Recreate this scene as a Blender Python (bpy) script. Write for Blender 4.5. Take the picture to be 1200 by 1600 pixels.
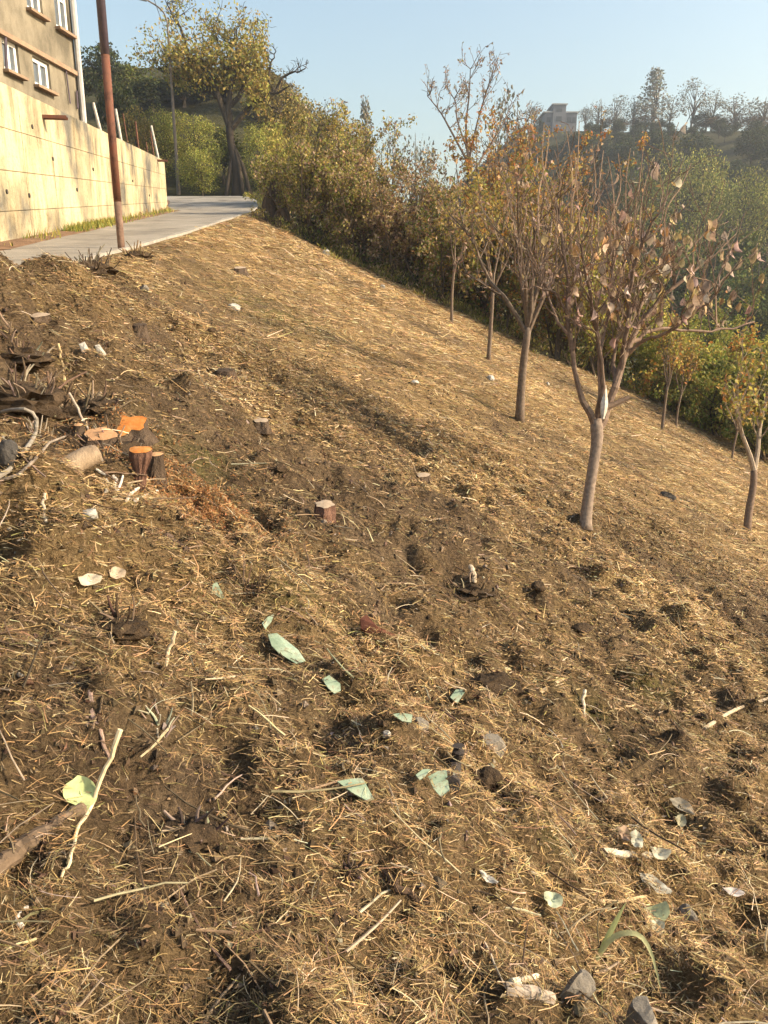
import bpy, math, random
import numpy as np
from mathutils import Vector, Matrix, noise as mnoise

for o in list(bpy.data.objects):
    bpy.data.objects.remove(o, do_unlink=True)
scene = bpy.context.scene
COL = scene.collection
R = math.radians

# ------------------------------------------------------------------ camera, sky, sun, exposure
PITCH = R(15.0)
CAM = np.array([0.0, 0.0, 1.5])
FPX = 1200.0
cam_data = bpy.data.cameras.new('camera')
cam_data.sensor_fit = 'VERTICAL'
cam_data.sensor_height = 36.0
cam_data.lens = 27.0
cam_data.clip_start = 0.05
cam_data.clip_end = 4000
cam = bpy.data.objects.new('camera', cam_data)
COL.objects.link(cam)
cam.location = CAM
cam.rotation_euler = (R(90) - PITCH, 0, 0)
scene.camera = cam

SUN_AZ = R(-8)       # from +x, counter-clockwise: the sun stands to the right of the view
SUN_EL = R(29)
world = bpy.data.worlds.new('World')
scene.world = world
world.use_nodes = True
wn = world.node_tree.nodes
wl = world.node_tree.links
wn.clear()
sky = wn.new('ShaderNodeTexSky')
sky.sky_type = 'NISHITA'
sky.sun_disc = False
sky.sun_elevation = SUN_EL
sky.sun_rotation = R(90) - SUN_AZ
sky.altitude = 0
sky.air_density = 1.6
sky.dust_density = 3.0
sky.ozone_density = 1.3
bg = wn.new('ShaderNodeBackground')
bg.inputs['Strength'].default_value = 0.14
wo = wn.new('ShaderNodeOutputWorld')
wl.new(sky.outputs[0], bg.inputs[0])
wl.new(bg.outputs[0], wo.inputs[0])

sun_data = bpy.data.lights.new('sun', 'SUN')
sun_data.energy = 5.0
sun_data.angle = R(0.6)
sun_data.color = (1.0, 0.83, 0.60)
sun = bpy.data.objects.new('sun', sun_data)
COL.objects.link(sun)
to_sun = Vector((math.cos(SUN_EL) * math.cos(SUN_AZ), math.cos(SUN_EL) * math.sin(SUN_AZ), math.sin(SUN_EL)))
sun.rotation_euler = to_sun.to_track_quat('Z', 'Y').to_euler()

scene.view_settings.view_transform = 'Standard'
scene.view_settings.look = 'None'
scene.view_settings.gamma = 1.0
scene.view_settings.exposure = 0.85
scene.view_settings.use_curve_mapping = False
scene.cycles.use_denoising = True
scene.cycles.max_bounces = 4
scene.cycles.diffuse_bounces = 2
scene.cycles.glossy_bounces = 2
scene.cycles.transmission_bounces = 3
scene.cycles.caustics_reflective = False
scene.cycles.caustics_refractive = False
scene.cycles.use_adaptive_sampling = True
scene.cycles.adaptive_threshold = 0.03
scene.cycles.transparent_max_bounces = 8
scene.cycles.volume_bounces = 0

# ------------------------------------------------------------------ projection helpers (pixels of the 1200 x 1600 photograph)
SP, CP = math.sin(PITCH), math.cos(PITCH)

def ray(px, py):
    u = (np.asarray(px, float) - 600) / FPX
    v = (800 - np.asarray(py, float)) / FPX
    return np.stack([u, CP + v * SP, -SP + v * CP], -1)

def at(px, py, d):
    return CAM + ray(px, py) * d

# ------------------------------------------------------------------ numeric noise
def _hash(i, j, seed):
    h = (i.astype(np.int64) * 374761393 + j.astype(np.int64) * 668265263 + seed * 974634777) & 0xFFFFFFFF
    h = ((h ^ (h >> 13)) * 1274126177) & 0xFFFFFFFF
    h = (h ^ (h >> 16)) & 0xFFFFFFFF
    return h / 4294967295.0

def vnoise(x, y, seed=0):
    x = np.asarray(x, float); y = np.asarray(y, float)
    i = np.floor(x); j = np.floor(y)
    fx = x - i; fy = y - j
    fx = fx * fx * (3 - 2 * fx); fy = fy * fy * (3 - 2 * fy)
    i = i.astype(np.int64); j = j.astype(np.int64)
    a = _hash(i, j, seed); b = _hash(i + 1, j, seed); c = _hash(i, j + 1, seed); d = _hash(i + 1, j + 1, seed)
    return (a + (b - a) * fx) * (1 - fy) + (c + (d - c) * fx) * fy

def fbm(x, y, f, octaves=4, seed=0, gain=0.5):
    s = np.zeros(np.broadcast(np.asarray(x), np.asarray(y)).shape); a = 1.0; t = 0
    for k in range(octaves):
        c, sn = math.cos(1.1 * k + .4), math.sin(1.1 * k + .4)
        s = s + a * (vnoise((x * c - y * sn) * f + 17.3 * k, (x * sn + y * c) * f - 9.1 * k, seed + k) - .5)
        t += a; a *= gain; f *= 2.03
    return s / t * 2

def sm(t):
    t = np.clip(t, 0, 1)
    return t * t * (3 - 2 * t)

def table(pts, w=1.5, lo=-60, hi=500):
    g = np.arange(lo, hi, .1)
    v = np.interp(g, [p[0] for p in pts], [p[1] for p in pts])
    k = np.hanning(int(w * 20) + 1); k /= k.sum()
    n = len(k) // 2
    v2 = np.convolve(np.pad(v, n, mode='edge'), k, 'valid')
    return lambda q: np.interp(q, g, v2)

# ------------------------------------------------------------------ the lie of the land
road_z = table([(-60, .2), (0, 1.33), (7.3, 1.66), (12.65, 2.35), (37, 5.66), (45, 7.3), (60, 9.0), (100, 11.5), (500, 14)], 2.5)
road_edge = table([(-60, -2.5), (0, -3.35), (7.3, -3.6), (13, -3.95), (16, -4.1), (28, -5.0), (37, -5.9), (41, -7.2), (50, -8.4), (100, -12), (500, -12)], 3.0)
def wall_x(y): return -6.5 - .1372 * (y - 13.7)
WALL_END = 36.4
def wall_top(y): return 5.14 + .111 * (y - 13.7)

def macro(x, y):
    x = np.asarray(x, float); y = np.asarray(y, float)
    s = x - road_edge(y)
    sp = np.maximum(s, 0)
    fall = .42 * (np.sqrt(sp * sp + .35 ** 2) - .35)
    fall = np.where(fall > 9, 9 + 7 * (1 - np.exp(-(fall - 9) / 7)), fall)
    zr = road_z(y)
    z = zr - fall
    # hill that rises behind the bend and the left bank behind the retaining wall
    yh = np.maximum(y - 49.6, 0)
    hl = .42 * yh * yh / (yh + 3)
    hl = np.where(hl > 12, 12 + 6 * (1 - np.exp(-(hl - 12) / 6)), hl)
    z = z + hl * sm((4 - x) / 18)
    step = sm((wall_x(y) - .1 - x) / .25) * sm((WALL_END - .1 - y) / .25)
    up = wall_top(y) - .25 + .22 * np.maximum(wall_x(y) - 6 - x, 0)
    z = z * (1 - step) + up * step
    # far side of the valley
    q = .75 * x + .66 * y
    t = x / np.maximum(y, 5.0)
    k = .115 + .085 * sm((t - .04) / .14)
    yr = y * np.minimum(1, 150 / np.maximum(q, 1))
    far = 1.5 + k * yr + .9 * fbm(x, y, .03, 3, 91)
    m = sm((q - 62) / 85) * sm((x + 10) / 25) * sm((y - 40) / 40)
    return z * (1 - m) + far * m

def rough_amount(x, y):
    s = x - road_edge(y)
    a = sm((s - .05) / .6) * sm((70 - y) / 30)
    return a

def micro(x, y):
    x = np.asarray(x, float); y = np.asarray(y, float)
    r = np.hypot(x, y)
    near = 1 - .62 * sm((r - 4.5) / 6)
    a = rough_amount(x, y)
    h = .13 * fbm(x, y, .55, 3, 5) + near * (.12 * fbm(x, y, 1.9, 3, 11) + .10 * fbm(x, y, 5.0, 3, 23) + .048 * fbm(x, y, 14, 2, 37))
    # pits and clods left where roots were torn out
    c = fbm(x, y, 2.6, 3, 53)
    h = h - near * .07 * sm((c - .22) / .40) + near * .05 * sm((-.25 - c) / .3)
    # small terraces running across the slope
    h = h + (1 - near) * (.09 * fbm(x * .55 + y * .2, y * 2.0 - x * .6, 1.2, 3, 71) + .05 * fbm(x, y, 2.4, 3, 73))
    s_ = x - road_edge(y)
    h = h + (.15 + .26 * fbm(x, y, .9, 3, 77)) * np.exp(-((s_ - .85) / .55) ** 2) * sm((24 - y) / 8)
    h = h + .20 * fbm(x, y, 1.0, 3, 79) * sm((-.6 - x) / 1.5) * sm((12 - y) / 4)
    # rough hummock with the cut trees on the left
    h = h + (.34 + .25 * fbm(x, y, 2.2, 3, 83)) * np.exp(-(((x + 2.5) / .95) ** 2 + ((y - 4.7) / 1.0) ** 2))
    h = h + (.16 + .3 * fbm(x, y, 3.0, 3, 87)) * np.exp(-(((x + 1.35) / .5) ** 2 + ((y - 2.7) / .7) ** 2))
    h = h + (.02 + .25 * fbm(x, y, 2.4, 3, 89)) * np.exp(-(((x + 2.9) / .7) ** 2 + ((y - 6.3) / 1.1) ** 2))
    h = h + .12 * np.exp(-(((x + 1.25) / .45) ** 2 + ((y - 4.9) / .6) ** 2))
    return h * a

def gz(x, y):
    return macro(x, y) + micro(x, y)

OFF = float(gz(np.array([0.]), np.array([0.4]))[0])   # ground under the photographer

def gnormal(x, y, e=.15):
    zx = (macro(x + e, y) - macro(x - e, y)) / (2 * e)
    zy = (macro(x, y + e) - macro(x, y - e)) / (2 * e)
    n = np.stack([-zx, -zy, np.ones_like(zx)], -1)
    return n / np.linalg.norm(n, axis=-1, keepdims=True)

def hit(px, py, dmax=420):
    """where the view ray through a pixel meets the ground"""
    r = ray(px, py)
    d = np.geomspace(.7, dmax, 700)
    P = CAM + r * d[:, None]
    f = P[:, 2] - gz(P[:, 0], P[:, 1])
    k = np.nonzero(f < 0)[0]
    if len(k) == 0:
        return CAM + r * 40
    a, b = d[max(k[0] - 1, 0)], d[k[0]]
    dd = np.linspace(a, b, 24); P = CAM + r * dd[:, None]
    f = P[:, 2] - gz(P[:, 0], P[:, 1])
    j = max(int(np.argmax(f < 0)), 1)
    b = dd[j - 1] + (dd[j] - dd[j - 1]) * f[j - 1] / (f[j - 1] - f[j] + 1e-12)
    return CAM + r * b

def depth_of(p):
    return float((p[1] - CAM[1]) * CP - (p[2] - CAM[2]) * SP)

# ------------------------------------------------------------------ mesh helpers
def mesh_np(name, V, quads=None, tris=None, col=None, smooth=False):
    V = np.asarray(V, np.float32).reshape(-1, 3)
    loops, starts, tot = [], [], 0
    if quads is not None and len(quads):
        q = np.asarray(quads, np.int32).reshape(-1, 4)
        loops.append(q.ravel()); starts.append(np.arange(len(q), dtype=np.int32) * 4); tot = q.size
    if tris is not None and len(tris):
        t = np.asarray(tris, np.int32).reshape(-1, 3)
        loops.append(t.ravel()); starts.append(np.arange(len(t), dtype=np.int32) * 3 + tot)
    loops = np.concatenate(loops); starts = np.concatenate(starts)
    me = bpy.data.meshes.new(name)
    me.vertices.add(len(V)); me.vertices.foreach_set('co', V.ravel())
    me.loops.add(len(loops)); me.loops.foreach_set('vertex_index', loops)
    me.polygons.add(len(starts)); me.polygons.foreach_set('loop_start', starts)
    me.polygons.foreach_set('use_smooth', np.full(len(starts), bool(smooth)))
    me.update(calc_edges=True)
    if col is not None:
        c = np.ones((len(V), 4), np.float32); c[:, :col.shape[1]] = col
        a = me.color_attributes.new('Col', 'FLOAT_COLOR', 'POINT')
        a.data.foreach_set('color', c.ravel())
    return me

def link(name, me, mat=None, parent=None, loc=None):
    o = bpy.data.objects.new(name, me)
    COL.objects.link(o)
    if mat is not None and me is not None:
        if len(me.materials) == 0: me.materials.append(mat)
    if parent is not None: o.parent = parent
    if loc is not None: o.location = loc
    return o

def empty(name, loc):
    o = bpy.data.objects.new(name, None)
    o.empty_display_size = .2
    COL.objects.link(o)
    o.location = [float(v) for v in loc]
    return o

def tag(o, label=None, cat=None, group=None, kind=None):
    if label: o['label'] = label
    if cat: o['category'] = cat
    if group: o['group'] = group
    if kind: o['kind'] = kind
    return o

class MB:
    """collects pieces of one part, then builds one mesh"""
    def __init__(self): self.V = []; self.Q = []; self.T = []; self.C = []; self.n = 0
    def add(self, V, Q=None, T=None, col=None):
        V = np.asarray(V, float).reshape(-1, 3)
        if Q is not None and len(Q): self.Q.append(np.asarray(Q).reshape(-1, 4) + self.n)
        if T is not None and len(T): self.T.append(np.asarray(T).reshape(-1, 3) + self.n)
        if col is None: col = (1, 1, 1)
        col = np.asarray(col, float)
        if col.ndim == 1: col = np.tile(col, (len(V), 1))
        self.V.append(V); self.C.append(col); self.n += len(V)
    def build(self, name, mat, parent=None, origin=None, smooth=False):
        V = np.concatenate(self.V)
        if origin is not None: V = V - np.asarray(origin)
        me = mesh_np(name, V, np.concatenate(self.Q) if self.Q else None, np.concatenate(self.T) if self.T else None, np.concatenate(self.C), smooth)
        return link(name, me, mat, parent)
    def box(self, c, ax, ay, az, col=None):
        c, ax, ay, az = [np.asarray(k, float) for k in (c, ax, ay, az)]
        v = [c + sx * ax + sy * ay + sz * az for sx in (-1, 1) for sy in (-1, 1) for sz in (-1, 1)]
        q = [(0, 1, 3, 2), (4, 6, 7, 5), (0, 4, 5, 1), (2, 3, 7, 6), (0, 2, 6, 4), (1, 5, 7, 3)]
        self.add(v, q, col=col)

def tubes(mb, P, Rr, sides=5, col=None, cap=True):
    """a batch of tubes: P (N,K,3), Rr (N,K)"""
    P = np.asarray(P, float); Rr = np.asarray(Rr, float)
    if P.ndim == 2: P = P[None]; Rr = Rr[None]
    N, K, _ = P.shape
    T = np.gradient(P, axis=1)
    T /= np.linalg.norm(T, axis=-1, keepdims=True) + 1e-9
    mean = T.mean(1)
    ref = np.where((np.abs(mean[:, 2]) < .8)[:, None], np.array([[0, 0, 1.]]), np.array([[1., 0, 0]]))
    A = np.cross(T, ref[:, None, :]); A /= np.linalg.norm(A, axis=-1, keepdims=True) + 1e-9
    B = np.cross(T, A)
    th = np.arange(sides) / sides * 2 * np.pi
    V = P[:, :, None, :] + Rr[:, :, None, None] * (A[:, :, None, :] * np.cos(th)[None, None, :, None] + B[:, :, None, :] * np.sin(th)[None, None, :, None])
    idx = np.arange(N * K * sides).reshape(N, K, sides)
    a = idx[:, :-1, :]; b = np.roll(a, -1, 2); c = idx[:, 1:, :]; d = np.roll(c, -1, 2)
    Q = np.stack([a, b, d, c], -1).reshape(-1, 4)
    V = V.reshape(-1, 3)
    if col is not None:
        col = np.asarray(col, float)
        if col.ndim == 2: col = np.repeat(col, K * sides, 0)
    Tt = None
    if cap:
        ends = np.concatenate([P[:, 0], P[:, -1]])
        V2 = np.concatenate([V, ends]); n0 = len(V)
        tl = []
        for k in range(sides):
            tl.append(np.stack([n0 + np.arange(N), idx[:, 0, (k + 1) % sides], idx[:, 0, k]], -1))
            tl.append(np.stack([n0 + N + np.arange(N), idx[:, -1, k], idx[:, -1, (k + 1) % sides]], -1))
        Tt = np.concatenate(tl)
        if col is not None and col.ndim == 2:
            e = col[::K * sides][:N]
            col = np.concatenate([col, e, e])
        V = V2
    mb.add(V, Q, Tt, col)

def resample(pts, K):
    pts = np.asarray(pts, float)
    # smooth Catmull-Rom through the given points
    n = len(pts)
    if n == 2:
        t = np.linspace(0, 1, K)[:, None]
        return pts[0] * (1 - t) + pts[1] * t
    ext = np.vstack([2 * pts[0] - pts[1], pts, 2 * pts[-1] - pts[-2]])
    out = []
    for s in np.linspace(0, n - 1 - 1e-6, K):
        i = int(s); f = s - i
        p0, p1, p2, p3 = ext[i:i + 4]
        out.append(.5 * (2 * p1 + (p2 - p0) * f + (2 * p0 - 5 * p1 + 4 * p2 - p3) * f * f + (3 * p1 - p0 - 3 * p2 + p3) * f ** 3))
    return np.array(out)

def rand_unit(rng, n):
    v = rng.normal(size=(n, 3))
    return v / np.linalg.norm(v, axis=1, keepdims=True)

def leaves(mb, rng, P, length, width, col, droop=0.0, fold=.35, up=0.0):
    """a batch of small folded leaves: base, two sides, tip"""
    N = len(P)
    if N == 0: return
    D = rand_unit(rng, N); D[:, 2] -= droop; D /= np.linalg.norm(D, axis=1, keepdims=True)
    Nn = rand_unit(rng, N); Nn[:, 2] += up
    S = np.cross(D, Nn); S /= np.linalg.norm(S, axis=1, keepdims=True) + 1e-9
    Nn = np.cross(S, D)
    L = (length * rng.uniform(.6, 1.3, N))[:, None]; W = (width * rng.uniform(.6, 1.3, N))[:, None]
    b = P; t = P + D * L
    m = P + D * L * .45
    l = m + S * W * .5 + Nn * W * fold * rng.uniform(-.2, 1, (N, 1))
    r = m - S * W * .5 + Nn * W * fold * rng.uniform(-.2, 1, (N, 1))
    V = np.stack([b, l, t, r], 1).reshape(-1, 3)
    i = np.arange(N)[:, None] * 4
    T = np.concatenate([i + np.array([[0, 2, 1]]), i + np.array([[0, 3, 2]])])
    mb.add(V, None, T, np.repeat(col, 4, 0))

def palette(rng, n, cols, weights=None, jit=.18):
    cols = np.asarray(cols, float)
    w = None if weights is None else np.asarray(weights, float) / np.sum(weights)
    c = cols[rng.choice(len(cols), n, p=w)]
    c = c * (1 + jit * rng.normal(size=(n, 1))) * (1 + .06 * rng.normal(size=(n, 3)))
    return np.clip(c, .004, .9)

# ------------------------------------------------------------------ materials
def new_mat(name):
    m = bpy.data.materials.new(name); m.use_nodes = True
    nt = m.node_tree
    return m, nt, nt.nodes, nt.links, nt.nodes['Principled BSDF']

def ramp(nodes, stops):
    r = nodes.new('ShaderNodeValToRGB')
    e = r.color_ramp.elements
    while len(e) > len(stops): e.remove(e[-1])
    while len(e) < len(stops): e.new(.5)
    for k, (p, c) in zip(e, stops):
        k.position = p; k.color = (*c, 1)
    return r

def tex_noise(nodes, links, scale, detail=6, rough=.6, coord='Object', stretch=None):
    tc = nodes.new('ShaderNodeTexCoord')
    n = nodes.new('ShaderNodeTexNoise')
    n.inputs['Scale'].default_value = scale; n.inputs['Detail'].default_value = detail; n.inputs['Roughness'].default_value = rough
    if stretch:
        mp = nodes.new('ShaderNodeMapping'); mp.inputs['Scale'].default_value = stretch
        links.new(tc.outputs[coord], mp.inputs[0]); links.new(mp.outputs[0], n.inputs['Vector'])
    else:
        links.new(tc.outputs[coord], n.inputs['Vector'])
    return n

def mixc(nodes, links, a, b, fac, mode='MIX'):
    m = nodes.new('ShaderNodeMix'); m.data_type = 'RGBA'; m.blend_type = mode
    def put(sock, v):
        if hasattr(v, 'links') or hasattr(v, 'is_output'): links.new(v, sock)
        elif isinstance(v, (int, float)): sock.default_value = v
        else: sock.default_value = (*v, 1)
    put(m.inputs[0], fac); put(m.inputs[6], a); put(m.inputs[7], b)
    return m.outputs[2]

def add_bump(nodes, links, b, h, strength, dist):
    bp = nodes.new('ShaderNodeBump'); bp.inputs['Strength'].default_value = strength; bp.inputs['Distance'].default_value = dist
    links.new(h, bp.inputs['Height']); links.new(bp.outputs[0], b.inputs['Normal'])

def mottled(name, c1, c2, scale=6, rough=.9, bump=.4, dist=.01, stretch=None, c3=None, spec=.2):
    m, nt, N, L, b = new_mat(name)
    n = tex_noise(N, L, scale, 8, .65, stretch=stretch)
    st = [(.3, c1), (.7, c2)] if c3 is None else [(.28, c1), (.5, c2), (.74, c3)]
    r = ramp(N, st)
    L.new(n.outputs[0], r.inputs[0]); L.new(r.outputs[0], b.inputs['Base Color'])
    b.inputs['Roughness'].default_value = rough
    b.inputs['Specular IOR Level'].default_value = spec
    n2 = tex_noise(N, L, scale * 6, 6, .7, stretch=stretch)
    add_bump(N, L, b, n2.outputs[0], bump, dist)
    return m

def vcol_mat(name, rough=.8, translucent=0.0, spec=.2, noise_scale=0, tint=(1, 1, 1)):
    m, nt, N, L, b = new_mat(name)
    a = N.new('ShaderNodeAttribute'); a.attribute_name = 'Col'
    out = a.outputs['Color']
    if noise_scale:
        n = tex_noise(N, L, noise_scale, 5, .6)
        r = ramp(N, [(.3, (.62, .62, .62)), (.7, (1.25, 1.25, 1.25))])
        L.new(n.outputs[0], r.inputs[0])
        out = mixc(N, L, out, r.outputs[0], 1.0, 'MULTIPLY')
    L.new(out, b.inputs['Base Color'])
    b.inputs['Roughness'].default_value = rough
    b.inputs['Specular IOR Level'].default_value = spec
    if translucent:
        t = N.new('ShaderNodeBsdfTranslucent'); L.new(out, t.inputs['Color'])
        mx = N.new('ShaderNodeMixShader'); mx.inputs[0].default_value = translucent
        o = N['Material Output']
        L.new(b.outputs[0], mx.inputs[1]); L.new(t.outputs[0], mx.inputs[2]); L.new(mx.outputs[0], o.inputs['Surface'])
    return m

def terrain_mat():
    m, nt, N, L, b = new_mat('hillside_soil_and_straw')
    a = N.new('ShaderNodeAttribute'); a.attribute_name = 'Col'      # R straw cover, G moss, B woodland floor
    sep = N.new('ShaderNodeSeparateColor'); L.new(a.outputs['Color'], sep.inputs[0])
    n1 = tex_noise(N, L, 3.0, 10, .7)
    soil = ramp(N, [(.25, (.070, .047, .029)), (.5, (.160, .110, .067)), (.75, (.27, .195, .122))])
    L.new(n1.outputs[0], soil.inputs[0])
    n2 = tex_noise(N, L, 48, 8, .8)
    grit = ramp(N, [(.32, (.45, .43, .40)), (.5, (.95, .95, .95)), (.68, (1.75, 1.7, 1.6))]); L.new(n2.outputs[0], grit.inputs[0])
    soilc = mixc(N, L, soil.outputs[0], grit.outputs[0], 1.0, 'MULTIPLY')
    straw = ramp(N, [(.28, (.13, .086, .042)), (.46, (.29, .198, .098)), (.62, (.44, .315, .165)), (.8, (.62, .47, .28))])
    L.new(n2.outputs[0], straw.inputs[0])
    # streaks of raked straw running down the fall line
    n3 = tex_noise(N, L, 7, 8, .7, stretch=(.45, 2.4, 1))
    st2 = ramp(N, [(.35, (.62, .60, .56)), (.65, (1.2, 1.18, 1.12))])
    L.new(n3.outputs[0], st2.inputs[0])
    strawc = mixc(N, L, straw.outputs[0], st2.outputs[0], 1.0, 'MULTIPLY')
    n4 = tex_noise(N, L, 9, 8, .7)
    cov = N.new('ShaderNodeMath'); cov.operation = 'ADD'; cov.use_clamp = True
    sc = N.new('ShaderNodeMath'); sc.operation = 'MULTIPLY_ADD'; sc.inputs[1].default_value = 1.6; sc.inputs[2].default_value = -.8
    L.new(n4.outputs[0], sc.inputs[0]); L.new(sep.outputs[0], cov.inputs[0]); L.new(sc.outputs[0], cov.inputs[1])
    c = mixc(N, L, soilc, strawc, cov.outputs[0])
    moss = ramp(N, [(.3, (.07, .075, .02)), (.7, (.22, .21, .06))]); L.new(n2.outputs[0], moss.inputs[0])
    c = mixc(N, L, c, moss.outputs[0], sep.outputs[1])
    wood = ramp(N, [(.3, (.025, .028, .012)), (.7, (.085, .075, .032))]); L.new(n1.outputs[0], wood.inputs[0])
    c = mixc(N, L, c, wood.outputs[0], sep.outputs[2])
    L.new(c, b.inputs['Base Color'])
    b.inputs['Roughness'].default_value = .95; b.inputs['Specular IOR Level'].default_value = .1
    ad = N.new('ShaderNodeMath'); ad.operation = 'ADD'
    L.new(n2.outputs[0], ad.inputs[0]); L.new(n4.outputs[0], ad.inputs[1])
    add_bump(N, L, b, ad.outputs[0], 1.0, .06)
    return m

M = {}
M['terrain'] = terrain_mat()
M['straw'] = vcol_mat('dry_straw', .75, .22, .25)
M['leaf'] = vcol_mat('autumn_leaf', .6, .45, .3)
M['bigleaf'] = vcol_mat('dry_leaf', .65, .25, .25, noise_scale=25)
M['bark'] = vcol_mat('bark', .9, 0, .15, noise_scale=30)
M['far'] = vcol_mat('far_foliage', .8, .2, .1)
M['glass'], nt_, N_, L_, b_ = new_mat('pale_green_glass')
b_.inputs['Base Color'].default_value = (.40, .56, .43, 1); b_.inputs['Roughness'].default_value = .32
b_.inputs['Transmission Weight'].default_value = .1; b_.inputs['IOR'].default_value = 1.45
gn = tex_noise(N_, L_, 18, 5, .6); gr_ = ramp(N_, [(.35, (.20, .27, .18)), (.65, (.38, .46, .33))]); L_.new(gn.outputs[0], gr_.inputs[0])
gd = tex_noise(N_, L_, 30, 8, .75); gdr = ramp(N_, [(.50, (0, 0, 0)), (.64, (1, 1, 1))]); L_.new(gd.outputs[0], gdr.inputs[0])
gm = N_.new('ShaderNodeMath'); gm.operation = 'MULTIPLY'; gm.inputs[1].default_value = .75; L_.new(gdr.outputs[0], gm.inputs[0])
L_.new(mixc(N_, L_, gr_.outputs[0], (.20, .145, .085), gm.outputs[0]), b_.inputs['Base Color'])
L_.new(gdr.outputs[0], b_.inputs['Roughness']) if False else None
M['road'] = mottled('worn_concrete_road', (.125, .110, .090), (.25, .224, .186), .9, .9, .8, .015, c3=(.34, .305, .255))
M['road_edge'] = mottled('pale_concrete_edge', (.22, .20, .17), (.42, .385, .33), 5, .9, .6, .02)
M['redsoil'] = mottled('reddish_gutter_soil', (.13, .075, .045), (.26, .16, .095), 4, .95, .8, .03)
M['rust'] = None
M['stone'] = mottled('grey_stone', (.11, .095, .075), (.30, .26, .21), 9, .9, .6, .01)
M['darkstone'] = mottled('dark_stone', (.03, .027, .024), (.09, .08, .07), 9, .85, .6, .01)
M['clod'] = mottled('dark_soil_clod', (.030, .020, .012), (.10, .066, .038), 9, .95, 1, .02)
M['white'] = mottled('dirty_white_scrap', (.27, .245, .205), (.50, .47, .41), 10, .6, .5, .01)
M['terra'] = mottled('brown_terracotta', (.085, .032, .02), (.19, .072, .04), 14, .6, .4, .004)
M['cutwood'] = None

def concrete_mat():
    m, nt, N, L, b = new_mat('stained_shaded_cream_concrete')
    n1 = tex_noise(N, L, .55, 8, .6)
    base = ramp(N, [(.38, (.16, .15, .125)), (.48, (.40, .335, .215)), (.60, (.58, .485, .31))])  # grey end: tree shadow put into the colour, along with stains
    L.new(n1.outputs[0], base.inputs[0])
    n2 = tex_noise(N, L, 2.6, 8, .72, stretch=(1, 1, .22))
    streak = ramp(N, [(.38, (.42, .38, .33)), (.54, (1, 1, 1))])
    L.new(n2.outputs[0], streak.inputs[0])
    c = mixc(N, L, base.outputs[0], streak.outputs[0], .75, 'MULTIPLY')
    n3 = tex_noise(N, L, 14, 8, .7)
    pit = ramp(N, [(.34, (.5, .46, .40)), (.48, (1, 1, 1))])
    L.new(n3.outputs[0], pit.inputs[0])
    c = mixc(N, L, c, pit.outputs[0], .6, 'MULTIPLY')
    L.new(c, b.inputs['Base Color']); b.inputs['Roughness'].default_value = .92; b.inputs['Specular IOR Level'].default_value = .15
    add_bump(N, L, b, n3.outputs[0], .6, .03)
    return m
M['concrete'] = concrete_mat()
def render_mat():
    m, nt, N, L, b = new_mat('old_ochre_render')
    n1 = tex_noise(N, L, .8, 8, .65, stretch=(1, 1, .6))
    base = ramp(N, [(.36, (.12, .105, .078)), (.50, (.23, .20, .148)), (.66, (.33, .29, .22))])
    L.new(n1.outputs[0], base.inputs[0])
    n3 = tex_noise(N, L, 20, 8, .7)
    L.new(base.outputs[0], b.inputs['Base Color']); b.inputs['Roughness'].default_value = .95; b.inputs['Specular IOR Level'].default_value = .1
    add_bump(N, L, b, n3.outputs[0], .4, .02)
    return m
M['render'] = render_mat()
M['frame'] = mottled('white_window_frame', (.66, .65, .62), (.80, .79, .76), 6, .5, .05, .002)
M['ledge'] = mottled('ledge_plaster', (.22, .15, .10), (.36, .25, .17), 5, .9, .3, .01)
M['pipe'] = mottled('grey_drainpipe', (.36, .35, .34), (.52, .51, .49), 5, .5, .1, .003)
M['glazing'], nt_, N_, L_, b_ = new_mat('window_glazing')
b_.inputs['Base Color'].default_value = (.10, .115, .13, 1); b_.inputs['Roughness'].default_value = .08
b_.inputs['Specular IOR Level'].default_value = .8
M['curtain'] = mottled('net_curtain', (.48, .47, .44), (.66, .65, .62), 3, .9, .1, .01, stretch=(8, 8, .3))
M['rust'] = mottled('rusty_steel', (.060, .026, .018), (.15, .068, .044), 7, .75, .4, .004, c3=(.17, .055, .03))
M['steel'] = mottled('dark_painted_steel', (.055, .042, .055), (.11, .08, .10), 6, .5, .2, .003, spec=.4)
M['greysteel'] = mottled('weathered_lamp_steel', (.13, .105, .085), (.24, .195, .155), 6, .6, .2, .003)
M['postwhite'] = mottled('pale_weathered_post', (.42, .38, .33), (.64, .59, .52), 9, .8, .3, .004)
M['paint'] = mottled('pale_paint', (.10, .055, .038), (.24, .155, .11), 12, .7, .3, .003)
M['housegrey'] = mottled('far_grey_render', (.15, .15, .16), (.22, .22, .23), .6, .9, .1, .01)
M['housewin'] = mottled('far_dark_window', (.07, .075, .08), (.10, .105, .11), 1, .4, .0, .01)

# ------------------------------------------------------------------ ground sheet
def axis(fine_lo, fine_hi, step, lo, hi, g=1.045, cap=14.0, mid=None):
    v = list(np.arange(fine_lo, fine_hi, step))
    s, x = step, fine_hi
    while x < hi:
        v.append(x); s = min(s * g, cap); x += s
    v.append(hi)
    s, x = step, fine_lo
    while x > lo:
        s = min(s * g, cap); x -= s; v.insert(0, max(x, lo))
    return np.array(sorted(set(np.round(v, 4))))

gx = axis(-2.6, 3.0, .031, -700, 900, 1.035, 30)
gy = axis(.6, 6.5, .031, -60, 1200, 1.032, 30)
X, Y = np.meshgrid(gx, gy)
Z = gz(X, Y)
nx, ny = len(gx), len(gy)
V = np.stack([X, Y, Z], -1).reshape(-1, 3)
i = np.arange(nx * ny).reshape(ny, nx)
Q = np.stack([i[:-1, :-1], i[:-1, 1:], i[1:, 1:], i[1:, :-1]], -1).reshape(-1, 4)

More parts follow.
